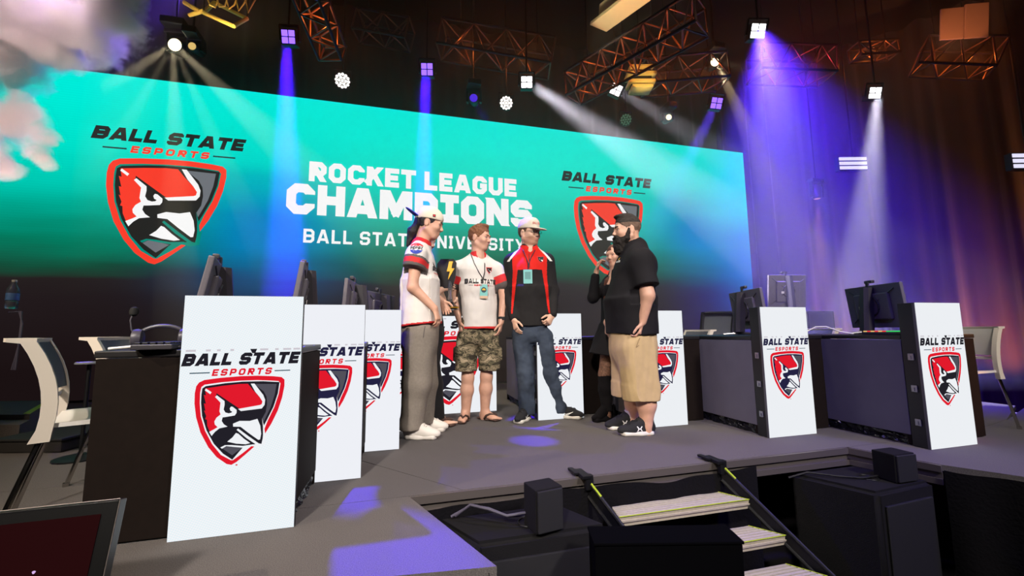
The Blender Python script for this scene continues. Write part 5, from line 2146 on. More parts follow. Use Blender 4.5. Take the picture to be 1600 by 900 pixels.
# jersey
S = Solid(*box_of([K(620, 515), K(700, 380), sh_n, sh_f], .16), .0045)
S.slab(K(657, 510), K(656.5, 440), (.215, .170), (.210, .145), L, .05, flat=.01)
S.slab(K(656.5, 445), K(656, 405), (.210, .145), (.195, .115), L, .05)
S.slab(K(656, 408), nk, (.17, .105), (.075, .075), L, .05)
S.cone(nk + z_ * .012, sh_n, .066, .072, .04).cone(nk + z_ * .012, sh_f, .066, .072, .04)
S.cone(sh_n, K(647, 414, -.20), .078, .082, .04).cone(K(647, 408, -.19), K(646, 421, -.20), .083, .086, .02)
S.cone(sh_f, K(662, 418, .21), .078, .085, .04)
S.cone(P(-.03, 0, -.10) + z_ * .03, P(-.02, 0, -.04) + z_ * .0, .058, .058, .01, True)
zh = K(650, 508)[2]
sl = nv(el - sh_n)
hem_n = nv(z_ - r_ * .10)
S.cut(K(650, 509), -hem_n)
sdir = nv(K(646, 421, -.20) - sh_n)
s_end = K(646.5, 419, -.20)
# sleeve cut square to the arm
X, Y, Z = S.ax[0][:, None, None], S.ax[1][None, :, None], S.ax[2][None, None, :]
near = ((X - sh_n[0]) * a_[0] + (Y - sh_n[1]) * a_[1]) < .045
past = ((X - s_end[0]) * sdir[0] + (Y - s_end[1]) * sdir[1] + (Z - s_end[2]) * sdir[2]).astype(np.float32)
fx_ = (X - s_end[0]) * r_[0] + (Y - s_end[1]) * r_[1]
S.f = np.where(near & (past > -.05) & (np.abs(fx_) < .12), np.maximum(S.f, past), S.f)
S.slab(K(657, 510), K(656.5, 440), (.205, .168), (.198, .144), L, .03, flat=.01)
S.slab(K(656.5, 445), K(656.5, 412), (.198, .144), (.165, .115), L, .03)
S.cut(K(650, 509), -hem_n)


def jp(C):
    o = np.zeros(len(C), int)
    o[((C - K(650, 509)) @ hem_n) < .016] = 1
    d = (C - s_end) @ sdir
    ax_d = np.linalg.norm((C - s_end) - np.outer(d, sdir), axis=1)
    onarm = (ax_d < .118) & (d < .03)
    o[onarm & (d > -.088) & (d < .05)] = 2
    o[onarm & (d > -.068) & (d < -.024)] = 1
    o[((C - (nk + z_ * .012)) @ z_ > -.012) & (np.linalg.norm(C - nk, axis=1) < .10)] = 1
    return o


jer = skin_obj('jersey', S, [M_jer, M_jred, M_jgrey], man, paint=jp, wr=(.010, 7, 3.0, (1, 1, .8)))
tr = bvh_of(jer)
# round cola patch on the shoulder
cp_ = K(648, 385.5, -.3)
R_ = .050
arc = lambda t0, t1, n=10: [(R_ * math.cos(t0 + (t1 - t0) * i / n), R_ * math.sin(t0 + (t1 - t0) * i / n)) for i in range(n + 1)]
pol = [arc(.32, math.pi - .32), arc(math.pi + .32, 2 * math.pi - .32)]
tp = text_polys('PEPSI', -.046, .046, -.012, .013, wide=1.1, t=.28, c=.12, gap=.15, shear=.1)
decal('shoulder_patch', jer, [arc(0, 6.283, 20)] + pol + tp, [PWHT, PRED, PBLU, INK], [0, 1, 2] + [3] * len(tp), cp_, VR, UP, VA, tr)
jer.children[-1].parent = jer
tp = text_polys('BALL STATE', -.03, .17, -.022, .016, wide=1.4, t=.3, shear=.2)
fv = Vector(nv(r_ - a_ * .9))
uxv = Vector(nv(r_ * .9 + a_))
decal('chest_lettering', jer, tp + [rect(-.02, -.045, .12, -.04)], [INK, PRED], [0] * len(tp) + [1], K(676, 420, -.05), uxv, UP, -fv, tr)
decal('back_lettering', jer, [rect(-.05, -.02, .05, .02)], [INK], [0], K(626, 412, -.04), -VA, UP, VR, tr)
for ch_ in jer.children:
    ch_.location = (0, 0, 0)
MB().tube([Vector(p - np.array(man.location)) for p in (K(652, 374, -.05), K(663, 383, -.085), K(672, 400, -.09), K(680, 420, -.06))], .005).build('lanyard', M_lan, man, smooth='all')
# sweatpants
S = Solid(*box_of([hip_n, hip_f, an_n, an_f, K(625, 600), K(690, 600)], .17), .006)
S.slab(K(657, 512), K(656, 535), (.17, .155), (.17, .150), L, .05)
S.cone(K(656, 525, -.08), K(651, 600, -.09), .128, .116, .04)
S.cone(K(651, 600, -.09), K(643, 668, -.09), .114, .090, .04)
S.cone(K(642, 664, -.09), K(642, 679, -.09), .092, .078, .03)
S.cone(K(660, 525, .08), K(664, 600, .10), .120, .105, .04)
S.cone(K(664, 600, .10), K(662, 672, .10), .105, .080, .04)
S.cut(V(0, 0, .075), -z_)
pants = skin_obj('sweatpants', S, M_swt, man, wr=(.009, 6, 1.0, (1, 1, .55)))
tr = bvh_of(pants)
decal('pocket_seam', pants, [[(0, 0), (.006, .002), (.014, .09), (.008, .09)]], [M_jgrey], [0], K(656, 528, -.3), VR, UP, VA, tr)
pants.children[-1].location = (0, 0, 0)
hl = K(629, 703, -.09)
hl[2] = 0
shoe(man, hl, nv(r_ - a_ * .12), .315, M_wsh, M_wso, lace=M_wso, high=.02, wide=1.12, toe_h=1.15)
hl = K(646, 690, .12)
hl[2] = 0
shoe(man, hl, nv(r_ + a_ * .05), .30, M_wsh, M_wso, lace=M_wso, high=.02, wide=1.1, toe_h=1.1)

# ---------------------------------------------------------------- man mostly hidden behind him, holding the trophy
M_blk = mat('black_trousers', rgb(30, 29, 32), .85, bump=.2, bs=200)
M_dkt = mat('dark_shirt', rgb(40, 38, 42), .85)
M_sand = mat('sandal_brown', rgb(74, 52, 44), .7)
K = K_(3.86)
F = nv(r_ - a_ * .35)
L = nv(np.cross(z_, F))
c0 = K(664, 377)
fr = head_frame(F, 18)
nk = K(660, 402)
base = K(676, 671)
base[2] = 0
lo, hi = box_of([c0, base, K(640, 420, .2), K(715, 470, -.3)], .25)
S = Solid(lo, hi, .006)
P, A = head_solid(S, c0, fr, nk, .052)
ch_c = K(662, 440)
S.slab(K(660, 425), K(668, 510), (.14, .08), (.13, .09), L, .05)
shn, shf = ch_c + L * -.17 + z_ * .10, ch_c + L * .17 + z_ * .10
eln, elf = K(668, 470, -.22), K(690, 468, .05)
wrn, wrf = K(690, 452, -.10), K(694, 478, -.06)
S.cone(shn, eln, .05, .042, .03).cone(eln, wrn, .041, .030, .02)
S.cone(shf, elf, .05, .042, .03).cone(elf, wrf, .041, .030, .02)
hand(S, wrn, nv(r_ + z_ * .35), a_ * .8 - z_ * .2, z_, (30, 42, 30), 3)
hand(S, wrf, nv(r_ + z_ * .15), z_ + a_ * .2, -a_, (22, 34, 26), 3)
for s_, kx, ax_ in ((-1, 676, 684), (1, 668, 664)):
    hp_ = K(668, 520) + L * .08 * s_
    S.cone(hp_, K(kx, 600, -.05 * s_), .085, .06, .03).cone(K(kx, 600, -.05 * s_), K(ax_ - 3, 664, -.05 * s_), .055, .036, .03)
for hx, off, dr in ((684, -.05, nv(r_ * .9 - a_ * .45)), (662, .10, nv(r_ - a_ * .1))):
    h_ = K(hx - 6, 667, off)
    h_[2] = .03
    S.ell(h_ + dr * .04 + z_ * .015, (.05, .034, .035), np.stack([dr, np.cross(z_, dr), z_]), .02)
    S.ell(h_ + dr * .14, (.075, .042, .022), np.stack([dr, np.cross(z_, dr), z_]), .03)
    for t in range(5):
        q = h_ + dr * (.19 - .008 * t) + np.cross(z_, dr) * (.030 - .016 * t)
        S.cone(q, q + dr * (.04 - .004 * t), .013 - .001 * t, .011 - .001 * t, .006)
hid = skin_obj('person', S, [M_skin, M_lip], base=base, paint=lips_paint(P, fr))
tag(hid, 'person mostly hidden behind the grey sweatpants, hands on the trophy, black trousers', 'person')
eyes(hid, P, fr, 'iris_brown')
S = Solid(*box_of([c0], .16), .006)
S.ell(P(-.016, 0, .035), (.104, .082, .092), A, .02)
S.ell(P(.080, 0, -.04), (.080, .085, .095), A, .012, True)
skin_obj('hair', S, M_hairk, hid, wr=(.006, 45, 0))
S = Solid(*box_of([K(640, 420), K(690, 520), shn, shf], .2), .0065)
S.slab(K(667, 512), K(662, 430), (.20, .14), (.20, .13), L, .05)
S.slab(K(661, 432), nk, (.16, .11), (.07, .07), L, .05)
S.cone(shn, ch_c + (eln - shn) * .5 + (shn - ch_c), .072, .070, .03).cone(shf, shf + (elf - shf) * .5, .072, .07, .03)
skin_obj('shirt', S, M_dkt, hid, wr=(.008, 6, 0))
S = Solid(*box_of([K(668, 515), K(690, 664), K(660, 664, .1)], .2), .0065)
S.slab(K(668, 508), K(668, 530), (.165, .13), (.165, .13), L, .05)
S.cone(K(668, 520) - L * .08, K(677, 600, -.05), .115, .088, .04).cone(K(677, 600, -.05), K(680, 658, -.05), .086, .088, .03)
S.cone(K(668, 520) + L * .08, K(668, 600, .05), .115, .088, .04).cone(K(668, 600, .05), K(661, 660, .05), .086, .085, .03)
S.cut(V(0, 0, .045), -z_)
skin_obj('trousers', S, M_blk, hid, wr=(.007, 6, 2.0, (1, 1, .6)))


def sandal(parent, h_, dr, m_):
    sd = np.cross(z_, dr)
    b = np.array(parent.location)
    S_ = Solid(*box_of([h_, h_ + dr * .27], .09), .005)
    S_.slab(h_ - dr * .02 + z_ * -.018, h_ + dr * .10 - z_ * .018, (.036, .012), (.036, .012), sd, .02)
    S_.slab(h_ + dr * .10 - z_ * .018, h_ + dr * .21 - z_ * .018, (.036, .012), (.048, .012), sd, .02)
    S_.cut(V(0, 0, .001), -z_)
    o = skin_obj('sandal', S_, m_, parent, it=1)
    mb = MB()
    toe = h_ + dr * .185 + sd * .012 + z_ * .012
    for s_ in (-1, 1):
        pts = [h_ + dr * .085 + sd * s_ * .043 - z_ * .012, h_ + dr * .105 + sd * s_ * .040 + z_ * .018, h_ + dr * .14 + sd * (s_ * .022 + .004) + z_ * .034, toe + z_ * .012]
        for e in range(3):
            mb.tube([Vector(p + dr * (.008 * (e - 1)) - b) for p in pts], .007, 8)
    mb.tube([Vector(p - b) for p in (toe + z_ * .012, toe - z_ * .02)], .005, 6)
    st_ = mb.build('thong_strap', m_, o, smooth='all')
    return o


for hx, off, dr in ((684, -.05, nv(r_ * .9 - a_ * .45)), (662, .10, nv(r_ - a_ * .1))):
    h_ = K(hx - 6, 667, off)
    h_[2] = .03
    sandal(hid, h_, dr, M_sand)

# the trophy: black shield with a gold bolt, clear figure, dark base
tp0 = K(703, 484, -.14)
tro = empty('trophy', tp0, 0, 'black and gold lightning bolt trophy with a clear column, held by the hidden person', 'trophy')
Mt = Matrix(((VR.x, VA.x, 0, 0), (VR.y, VA.y, 0, 0), (0, 0, 1, 0), (0, 0, 0, 1)))
M_tb = mat('trophy_black', rgb(26, 24, 26), .25)
M_gold = mat('trophy_gold', rgb(232, 176, 48), .3, .8)
M_clear = mat('trophy_acrylic', rgb(220, 225, 230), .05, trans=.9)
MB().lathe([(.075, 0), (.078, .006), (.078, .028), (.06, .034), (.04, .05), (.034, .07)], 24).build('base', M_tb, tro, smooth=True)
MB().lathe([(.079, .012), (.080, .014), (.080, .022), (.079, .024)], 24).build('base_band', M_gold, tro)
MB().lathe([(.020, .06), (.026, .09), (.016, .14), (.020, .20), (.012, .26)], 16).build('column', M_clear, tro, smooth=True)
sh = [(-.075, .20), (.045, .20), (.075, .30), (.085, .44), (.060, .475), (-.060, .475), (-.095, .43), (-.095, .27)]
mb = MB()
vs = [Mt @ Vector((x * 1.0 - .03, y_, z)) for y_ in (.02, .045) for x, z in sh]
n = len(sh)
mb.add(vs, [tuple(range(n)), tuple(range(n, 2 * n))[::-1]] + [(i, n + i, n + (i + 1) % n, (i + 1) % n) for i in range(n)])
mb.build('shield', M_tb, tro)
bolt = [(-.005, .46), (.030, .46), (.015, .395), (.045, .395), (-.015, .29), (.0, .365), (-.028, .365)]
mb = MB()
vs = [Mt @ Vector((x - .005, y_, z - .01)) for y_ in (.008, .019) for x, z in bolt]
n = len(bolt)
mb.add(vs, [tuple(range(n)), tuple(range(n, 2 * n))[::-1]] + [(i, n + i, n + (i + 1) % n, (i + 1) % n) for i in range(n)])
mb.build('bolt', mat('bolt_yellow', rgb(244, 186, 40), .4), tro)

# ---------------------------------------------------------------- man in white jersey and camouflage shorts (faces right, a little to us)
M_hairr = mat('auburn_hair', rgb(132, 84, 54), .6, var=.25, vs=90, bump=.6, bs=200)


def camo():
    m_ = bpy.data.materials.new('camouflage_cloth')
    m_.use_nodes = True
    nt = m_.node_tree
    p = nt.nodes['Principled BSDF']
    p.inputs['Roughness'].default_value = .9
    p.inputs['Specular IOR Level'].default_value = .15
    tc = nt.nodes.new('ShaderNodeTexCoord')
    mp = nt.nodes.new('ShaderNodeMapping')
    mp.inputs['Scale'].default_value = (1, 1, 1.7)
    n = nt.nodes.new('ShaderNodeTexNoise')
    n.inputs['Scale'].default_value = 12
    n.inputs['Detail'].default_value = 3
    n.inputs['Distortion'].default_value = .9
    cr = nt.nodes.new('ShaderNodeValToRGB')
    cr.color_ramp.interpolation = 'CONSTANT'
    e = cr.color_ramp.elements
    st_ = [(0, (58, 52, 44)), (.40, (92, 86, 68)), (.48, (140, 126, 102)), (.56, (72, 66, 54)), (.61, (172, 154, 128))]
    while len(e) < len(st_):
        e.new(.5)
    for x, (q, c) in zip(e, st_):
        x.position = q
        x.color = (*rgb(*c), 1)
    nt.links.new(tc.outputs['Object'], mp.inputs[0])
    nt.links.new(mp.outputs[0], n.inputs['Vector'])
    nt.links.new(n.outputs['Fac'], cr.inputs[0])
    nt.links.new(cr.outputs[0], p.inputs['Base Color'])
    return m_


K = K_(3.97)
F = nv(r_ * .55 - a_ * .83)          # chest
L = nv(np.cross(z_, F))              # his left = picture right
Fh = nv(r_ * .90 - a_ * .40)
c0 = K(749.5, 373)
fr = head_frame(Fh, 6)
nk = K(747, 402)
base = K(745, 668)
base[2] = 0
shR, shL = K(717, 420, -.02), K(775, 421, .03)
elR, wrR = K(708, 462, .0), K(718, 502, -.05)
elL, wrL = K(787, 462, .03), K(783, 503, -.02)
hipR, hipL = K(729, 520, 0), K(762, 520, .02)
knR, knL = K(731, 590, -.03), K(760, 588, .0)
anR, anL = K(727, 655, 0), K(757, 652, .03)
lo, hi = box_of([c0, base, shR, shL, elR, elL, anR, anL], .26)
lo[2] = -.01
S = Solid(lo, hi, .0055)
P, A = head_solid(S, c0, fr, nk, .053, 1.08)
S.cone(nk, K(746, 424), .052, .08, .04)
S.slab(K(746, 430), K(745, 505), (.13, .075), (.115, .075), L, .05)
S.cone(shR, elR, .054, .043, .03).cone(elR, wrR, .042, .028, .02)
S.cone(shL, elL, .054, .043, .03).cone(elL, wrL, .042, .028, .02)
hand(S, wrR, nv(K(722, 530, -.06) - wrR), r_ + a_ * .4, r_ * .4 - a_, (12, 20, 14), 3)
hand(S, wrL, nv(K(779, 530, -.03) - wrL), -r_ + a_ * .2, -a_ - r_ * .3, (14, 26, 20), 3)
S.cone(hipR, knR, .068, .056, .03).cone(hipL, knL, .068, .056, .03)
for kn_, an_ in ((knR, anR), (knL, anL)):
    cf = kn_ + (an_ - kn_) * .30
    S.cone(kn_, cf, .056, .060, .03).cone(cf, an_, .060, .036, .03)
fR, fL = nv(-a_ * .95 - r_ * .12), nv(r_ * .75 - a_ * .6)
feet = []
for an_, dr in ((anR, fR), (anL, fL)):
    h_ = an_.copy()
    h_[2] = .03
    h_ = h_ - dr * .045
    feet.append((h_, dr))
    sd = np.cross(z_, dr)
    S.cone(an_, h_ + dr * .04 + z_ * .02, .036, .034, .02)
    S.ell(h_ + dr * .035 + z_ * .012, (.05, .033, .034), np.stack([dr, sd, z_]), .02)
    S.cone(h_ + dr * .06 + z_ * .04, h_ + dr * .16 + z_ * .004, .032, .022, .03)
    S.ell(h_ + dr * .14, (.07, .042, .020), np.stack([dr, sd, z_]), .03)
    for t in range(5):
        sgn = 1
        q = h_ + dr * (.192 - .010 * t) + sd * (.030 - .016 * t) * (1 if an_ is anR else 1) - z_ * .006
        S.cone(q, q + dr * (.036 - .003 * t), .0135 - .001 * t, .0115 - .001 * t, .006)
man2 = skin_obj('person', S, [M_skin2, M_lip], base=base, paint=lips_paint(P, fr))
tag(man2, 'red-haired man in white jersey and camouflage shorts wearing brown sandals', 'person')
eyes(man2, P, fr, 'iris_blue', 1.08)
brows(man2, P, fr, M_hairr, 1.08)
S = Solid(*box_of([c0], .19), .0055)
S.rs = 1.08
S.ell(P(-.016, 0, .042), (.103, .081, .094), A, .02)
S.ell(P(.03, 0, .118), (.052, .050, .018), A, .03)
S.ell(P(.085, 0, -.035), (.080, .088, .098), A, .012, True)
S.ell(P(-.01, .078, -.02), (.030, .02, .045), A, .01, True).ell(P(-.01, -.078, -.02), (.030, .02, .045), A, .01, True)
S.cut(P(0, 0, -.045), -fr[2])
skin_obj('hair', S, M_hairr, man2, wr=(.007, 40, 5))
for h_, dr in feet:
    sandal(man2, h_, dr, M_sand)
S = Solid(*box_of([K(700, 515), K(795, 395)], .18), .0045)
S.slab(K(751, 518), K(748, 445), (.182, .130), (.180, .125), L, .05, flat=.01)
S.slab(K(748, 450), K(746, 420), (.180, .125), (.185, .11), L, .05)
S.slab(K(746, 424), nk - z_ * .01, (.165, .10), (.07, .07), L, .05)
S.cone(nk + z_ * .010, shR, .064, .066, .04).cone(nk + z_ * .010, shL, .064, .066, .04)
S.cone(shR, K(710, 443, .0), .072, .078, .04)
S.cone(shL, K(784, 443, .03), .070, .074, .04)
S.cone(nk, nk + z_ * .12, .055, .058, .012, True)
S.ell(nk + F * .075 + z_ * .03, (.05, .05, .055), None, .01, True)
sR, sL = K(709, 447, 0), K(785.5, 447, .03)
S.cut(K(752, 514), -z_)


UX2 = nv(np.cross(z_, F))


def jp2(C):
    o = np.zeros(len(C), int)
    o[C[:, 2] < K(752, 514)[2] + .022] = 1
    for e, s_, wd in ((sR, shR, .10), (sL, shL, .10)):
        d = nv(e - s_)
        t = (C - e) @ d
        axd = np.linalg.norm((C - e) - np.outer(t, d), axis=1)
        side = (((C - s_) @ nv(s_ - (shR + shL) / 2)) > -.03) & (axd < .102) & (t < .05)
        o[side & (t > -.105)] = 1
        o[side & (t > -.03)] = 2
    nb = np.linalg.norm((C - nk)[:, :2], axis=1)
    o[(nb < .085) & (C[:, 2] > nk[2] - .028) & (np.abs((C - nk) @ np.array(UX2)) > .040)] = 1
    return o


jer2 = skin_obj('jersey', S, [M_jer, M_jred, M_jgrey], man2, paint=jp2, wr=(.009, 7, 9.0, (1, 1, .7)))
tr = bvh_of(jer2)
FV = Vector(nv(F * .6 - a_ * .6))
UXV = Vector(nv(np.cross(z_, -np.array(FV)) * -1))
if UXV.dot(VR) < 0:
    UXV = -UXV
tp = text_polys('BALL STATE', -.155, .155, -.024, .024, wide=1.45, t=.29, shear=.2)
es = text_polys('ESPORTS', -.07, .075, -.048, -.034, wide=1.2, t=.25, gap=.4)
decal('chest_lettering', jer2, tp + es + [rect(-.12, -.042, -.08, -.039), rect(.085, -.042, .125, -.039)], [INK, PRED], [0] * len(tp) + [1] * len(es) + [0, 0], K(751, 440, -.1), UXV, UP, -FV, tr)


def crest(parent, o, ux, dirn, tree, w_, mats5):
    order = ['red', 'gap', 'black', 'grey', 'white']
    pl, mi = [], []
    pts = {}
    # small stitched version of the shield: ring, ground, crown, cheek, beak
    shp = [('red', [(-.5, .42), (.5, .42), (.42, -.15), (0, -.6), (-.42, -.15)]), ('black', [(-.4, .32), (.4, .32), (.33, -.12), (0, -.46), (-.33, -.12)]), ('red', [(-.36, .30), (.12, .30), (.26, .05), (-.02, .03), (-.25, .18), (-.22, -.12), (-.32, -.10)]), ('white', [(-.24, .14), (-.10, .0), (-.20, -.10), (-.14, -.02)]), ('white', [(-.02, -.1), (.26, -.12), (.28, -.36), (.1, -.22)])]
    for c, q in shp:
        pl.append([(x * w_, y * w_) for x, y in q])
        mi.append(order.index(c))
    d = decal('shield_crest', parent, pl, mats5, mi, o, ux, UP, dirn, tree, div=2)
    return d


C5 = [PRED, PWHT, INK, M_jgrey, PWHT]
crest(jer2, K(765.5, 421, -.1), UXV, -FV, tr, .062, C5)
for ch_ in jer2.children:
    ch_.location = (0, 0, 0)


def lanyard(parent, tree, pts, dirn, badge_c, bw, bh, strap, extra=True, k=None):
    b = Vector(parent.location)
    mb = MB()
    for side in pts:
        q = []
        for p in side:
            p = Vector(p)
            h = tree.ray_cast(p - Vector(dirn) * .4, Vector(dirn), .8)
            q.append((h[0] - Vector(dirn) * .006 if h[0] is not None else p) - b)
        mb.tube(q, .0045, 6)
    lo_ = mb.build('lanyard', strap, parent, smooth='all')
    h = tree.ray_cast(Vector(badge_c) - Vector(dirn) * .4, Vector(dirn), .8)
    c = (h[0] if h[0] is not None else Vector(badge_c)) - Vector(dirn) * .012
    x = Vector((-dirn[1], dirn[0], 0)).normalized()
    if x.dot(VR) < 0:
        x = -x
    y = -Vector((dirn[0], dirn[1], 0)).normalized()
    M_ = Matrix(((x.x, -y.x, 0, c.x - b.x), (x.y, -y.y, 0, c.y - b.y), (0, 0, 1, c.z - b.z), (0, 0, 0, 1)))
    bd_ = MB().box((0, 0, 0), (bw, .003, bh), M_, b=.001).build('badge', mat('badge_teal', rgb(130, 200, 196), .4), lo_)
    return bd_, M_


lt = [[K(735, 396, -.04), K(740, 412, -.1), K(747, 426, -.1), K(754, 436, -.1)], [K(757, 396, -.06), K(758, 412, -.1), K(757, 426, -.1), K(754, 436, -.1)]]
DV = np.array(-FV)
bd_, M_ = lanyard(man2, tr, lt, DV, K(754.5, 456, -.1), .075, .135, M_lan)
MB().box((0, -.0022, -.055), (.075, .001, .025), M_).build('badge_strip', mat('badge_tan', rgb(216, 180, 150), .5), bd_)
mb = MB().lathe([(.004, 0), (.026, .0005), (.026, .0012), (.004, .0014)], 16, 0, M_ @ Matrix.Translation(Vector((0, -.0022, .015))) @ Matrix.Rotation(math.radians(90), 4, 'X'))
mb.build('badge_print', mat('badge_dark', rgb(50, 70, 80), .5), bd_)
MB().add([M_ @ Vector(p) for p in ((-.018, -.0042, .012), (.018, -.0042, .012), (.010, -.0042, .028), (-.010, -.0042, .028))], [(0, 1, 2, 3)]).build('badge_print', PYEL, bd_)
# watch on his left wrist
wd = nv(wrL - elL)
pw = wrL - wd * .035
mb = MB()
q = Vector(wd).to_track_quat('Z', 'Y').to_matrix().to_4x4()
mb.lathe([(.033, -.011), (.036, -.009), (.036, .009), (.033, .011)], 20, 0, Matrix.Translation(Vector(pw - base)) @ q)
mb.box(Vector(pw - base) + Vector(r_ * .02 - a_ * .030), (.03, .012, .03), b=.004)
mb.build('wristwatch', M_lan, man2, smooth=True)
# shorts
S = Solid(*box_of([K(705, 515), K(785, 580)], .15), .006)
S.slab(K(746, 500), K(746, 526), (.158, .108), (.162, .112), L, .03)
S.cone(K(730, 528), K(728.5, 576, -.03), .104, .104, .03)
S.cone(K(763, 528, .02), K(764.5, 574, .0), .104, .104, .008)
S.slab(K(713, 545, .0), K(712.5, 562, .0), (.05, .022), (.05, .022), F, .015).slab(K(779, 545, .02), K(780, 560, .02), (.05, .022), (.05, .022), F, .015)
S.cut(K(746, 579), -z_)
skin_obj('shorts', S, camo(), man2, wr=(.006, 7, 4.0, (1, 1, .7)))

# ---------------------------------------------------------------- man in the red and black pullover (faces us, looks right)
M_pblk = mat('pullover_black', rgb(38, 36, 37), .85, bump=.2, bs=300, spec=.2)
M_pred = mat('pullover_red', rgb(214, 38, 30), .8, bump=.2, bs=300, spec=.2)
M_pwht = mat('pullover_white', rgb(228, 222, 216), .8)
M_capb = mat('cap_oatmeal', rgb(216, 206, 190), .9, bump=.2, bs=400)
M_shk = mat('shoe_black_knit', rgb(26, 25, 28), .8, bump=.3, bs=500)
M_shs = mat('shoe_white_foam', rgb(224, 218, 208), .6)


def denim():
    m_ = mat('blue_denim', rgb(60, 68, 82), .9, var=.35, vs=7, bump=.25, bs=500, spec=.1)
    return m_


K = K_(3.99)
F = nv(-a_ + r_ * .10)
L = nv(np.cross(z_, F))
Fh = nv(r_ * .68 - a_ * .73)
c0 = K(827, 365.5)
fr = head_frame(Fh, 3)
nk = K(827, 392)
base = K(852, 664)
base[2] = 0
shR, shL = K(800, 409, 0), K(854, 409, 0)
elR, wrR = K(795, 455, .03), K(803, 499, -.10)
elL, wrL = K(863, 455, .03), K(863, 493, -.09)
hipR, hipL = K(815, 515, 0), K(847, 515, 0)
knR, knL = K(820, 582, -.05), K(858, 583, .0)
anR, anL = K(823, 650, -.02), K(875, 645, .05)
lo, hi = box_of([c0, base, shR, shL, elR, elL, wrR, anR, anL], .26)
lo[2] = -.01
S = Solid(lo, hi, .0055)
P, A = head_solid(S, c0, fr, nk, .056, 1.12, fat=.02)
S.cone(nk, K(827, 414), .055, .08, .04)
S.slab(K(827, 425), K(830, 505), (.135, .08), (.12, .075), L, .05)
S.cone(shR, elR, .05, .043, .03).cone(elR, wrR, .042, .030, .02)
S.cone(shL, elL, .05, .043, .03).cone(elL, wrL, .042, .030, .02)
hand(S, wrR, nv(K(808, 522, -.14) - wrR), r_ + a_ * .5, r_ - a_ * .8, (16, 24, 16), 3)
hand(S, wrL, nv(K(856, 506, -.14) - wrL), -r_ + a_ * .6 - z_ * .3, -a_ - r_ * .3 + z_ * .2, (42, 60, 40), 2)
S.cone(hipR, knR, .066, .058, .03).cone(knR, anR, .058, .040, .03)
S.cone(hipL, knL, .066, .058, .03).cone(knL, anL, .058, .040, .03)


def stub(C):
    F_, L_, U_ = fr
    d = C - np.asarray(c0)
    return np.where(((d @ U_) < -.045 + .10 * np.clip(.05 - (d @ F_), 0, .1)) & ((d @ U_) > -.125) & ((d @ F_) > .0) & ((d @ F_) < .12), 2, 0) * ((np.abs(d @ L_) < .09) & ~(((d @ U_) > -.046) & (np.abs(d @ L_) < .03)))


man3 = skin_obj('person', S, [M_skin, M_lip, M_stub], base=base, paint=lips_paint(P, fr, stub))
tag(man3, 'man in red and black pullover, oatmeal cap and jeans with hands at his hips', 'person')
eyes(man3, P, fr, 'iris_brown', 1.12)
brows(man3, P, fr, mat('brown_stubble_hair', rgb(96, 70, 52), .8), 1.12)
S = Solid(*box_of([c0], .18), .0055)
S.rs = 1.12
S.ell(P(-.018, 0, .030), (.101, .079, .088), A, .02)
S.ell(P(.08, 0, -.03), (.085, .09, .11), A, .012, True)
S.cut(P(0, 0, -.03), -fr[2])
S.ell(P(-.012, .078, -.01), (.026, .02, .038), A, .01, True).ell(P(-.012, -.078, -.01), (.026, .02, .038), A, .01, True)
skin_obj('hair', S, mat('brown_stubble_hair', rgb(96, 70, 52), .8), man3)
S = Solid(*box_of([c0, P(.2, 0, .05)], .18), .0055)
S.rs = 1.12
S.ell(P(-.010, 0, .056), (.108, .087, .098), A, .01)
S.ell(P(.055, 0, .095), (.035, .05, .04), A, .03)
S.cut(P(0, 0, .040), -rot(fr[2], fr[1], 3))
cap = skin_obj('cap', S, M_capb, man3)
S = Solid(*box_of([P(.1, 0, .03), P(.2, 0, .0)], .14), .005)
S.rs = 1.12
bd = rot(fr[0], fr[1], 12)
S.ell(P(.072, 0, .040) + bd * .052, (.075, .074, .010), np.stack([bd, fr[1], np.cross(bd, fr[1])]), .01)
S.ell(P(-.012, 0, .045), (.096, .078, .10), A, .004, True)
br = skin_obj('brim', S, M_capb, man3)
br.parent = cap
tr = bvh_of(cap)
FD = Vector(fr[0])
LX = Vector(-fr[1])
if LX.dot(VR) < 0:
    LX = -LX
sq = text_polys('BALL STATE', -.052, .052, -.004, .016, wide=.9, t=.17, c=.2, gap=.16, shear=.35)
decal('script_embroidery', cap, sq, [PRED], [0] * len(sq), Vector(P(.07, 0, .075)), LX, UP, -FD, tr, div=2)
cap.children[-1].location = (0, 0, 0)
# glasses
b = np.array(man3.location)
mb = MB()
for s_ in (-1, 1):
    ring = [Vector(P(.103, s_ * .033 + .021 * math.cos(t), .004 + .014 * math.sin(t)) - b) for t in [k * .524 for k in range(13)]]
    mb.tube(ring, .0017, 6)
    mb.tube([Vector(p - b) for p in (P(.101, s_ * .054, .008), P(.05, s_ * .078, .008), P(-.012, s_ * .083, .006))], .0017, 6)
mb.tube([Vector(P(.105, s_ * .012, .006) - b) for s_ in (-1, 1)], .0017, 6)
mb.build('glasses', INK, man3, smooth='all')
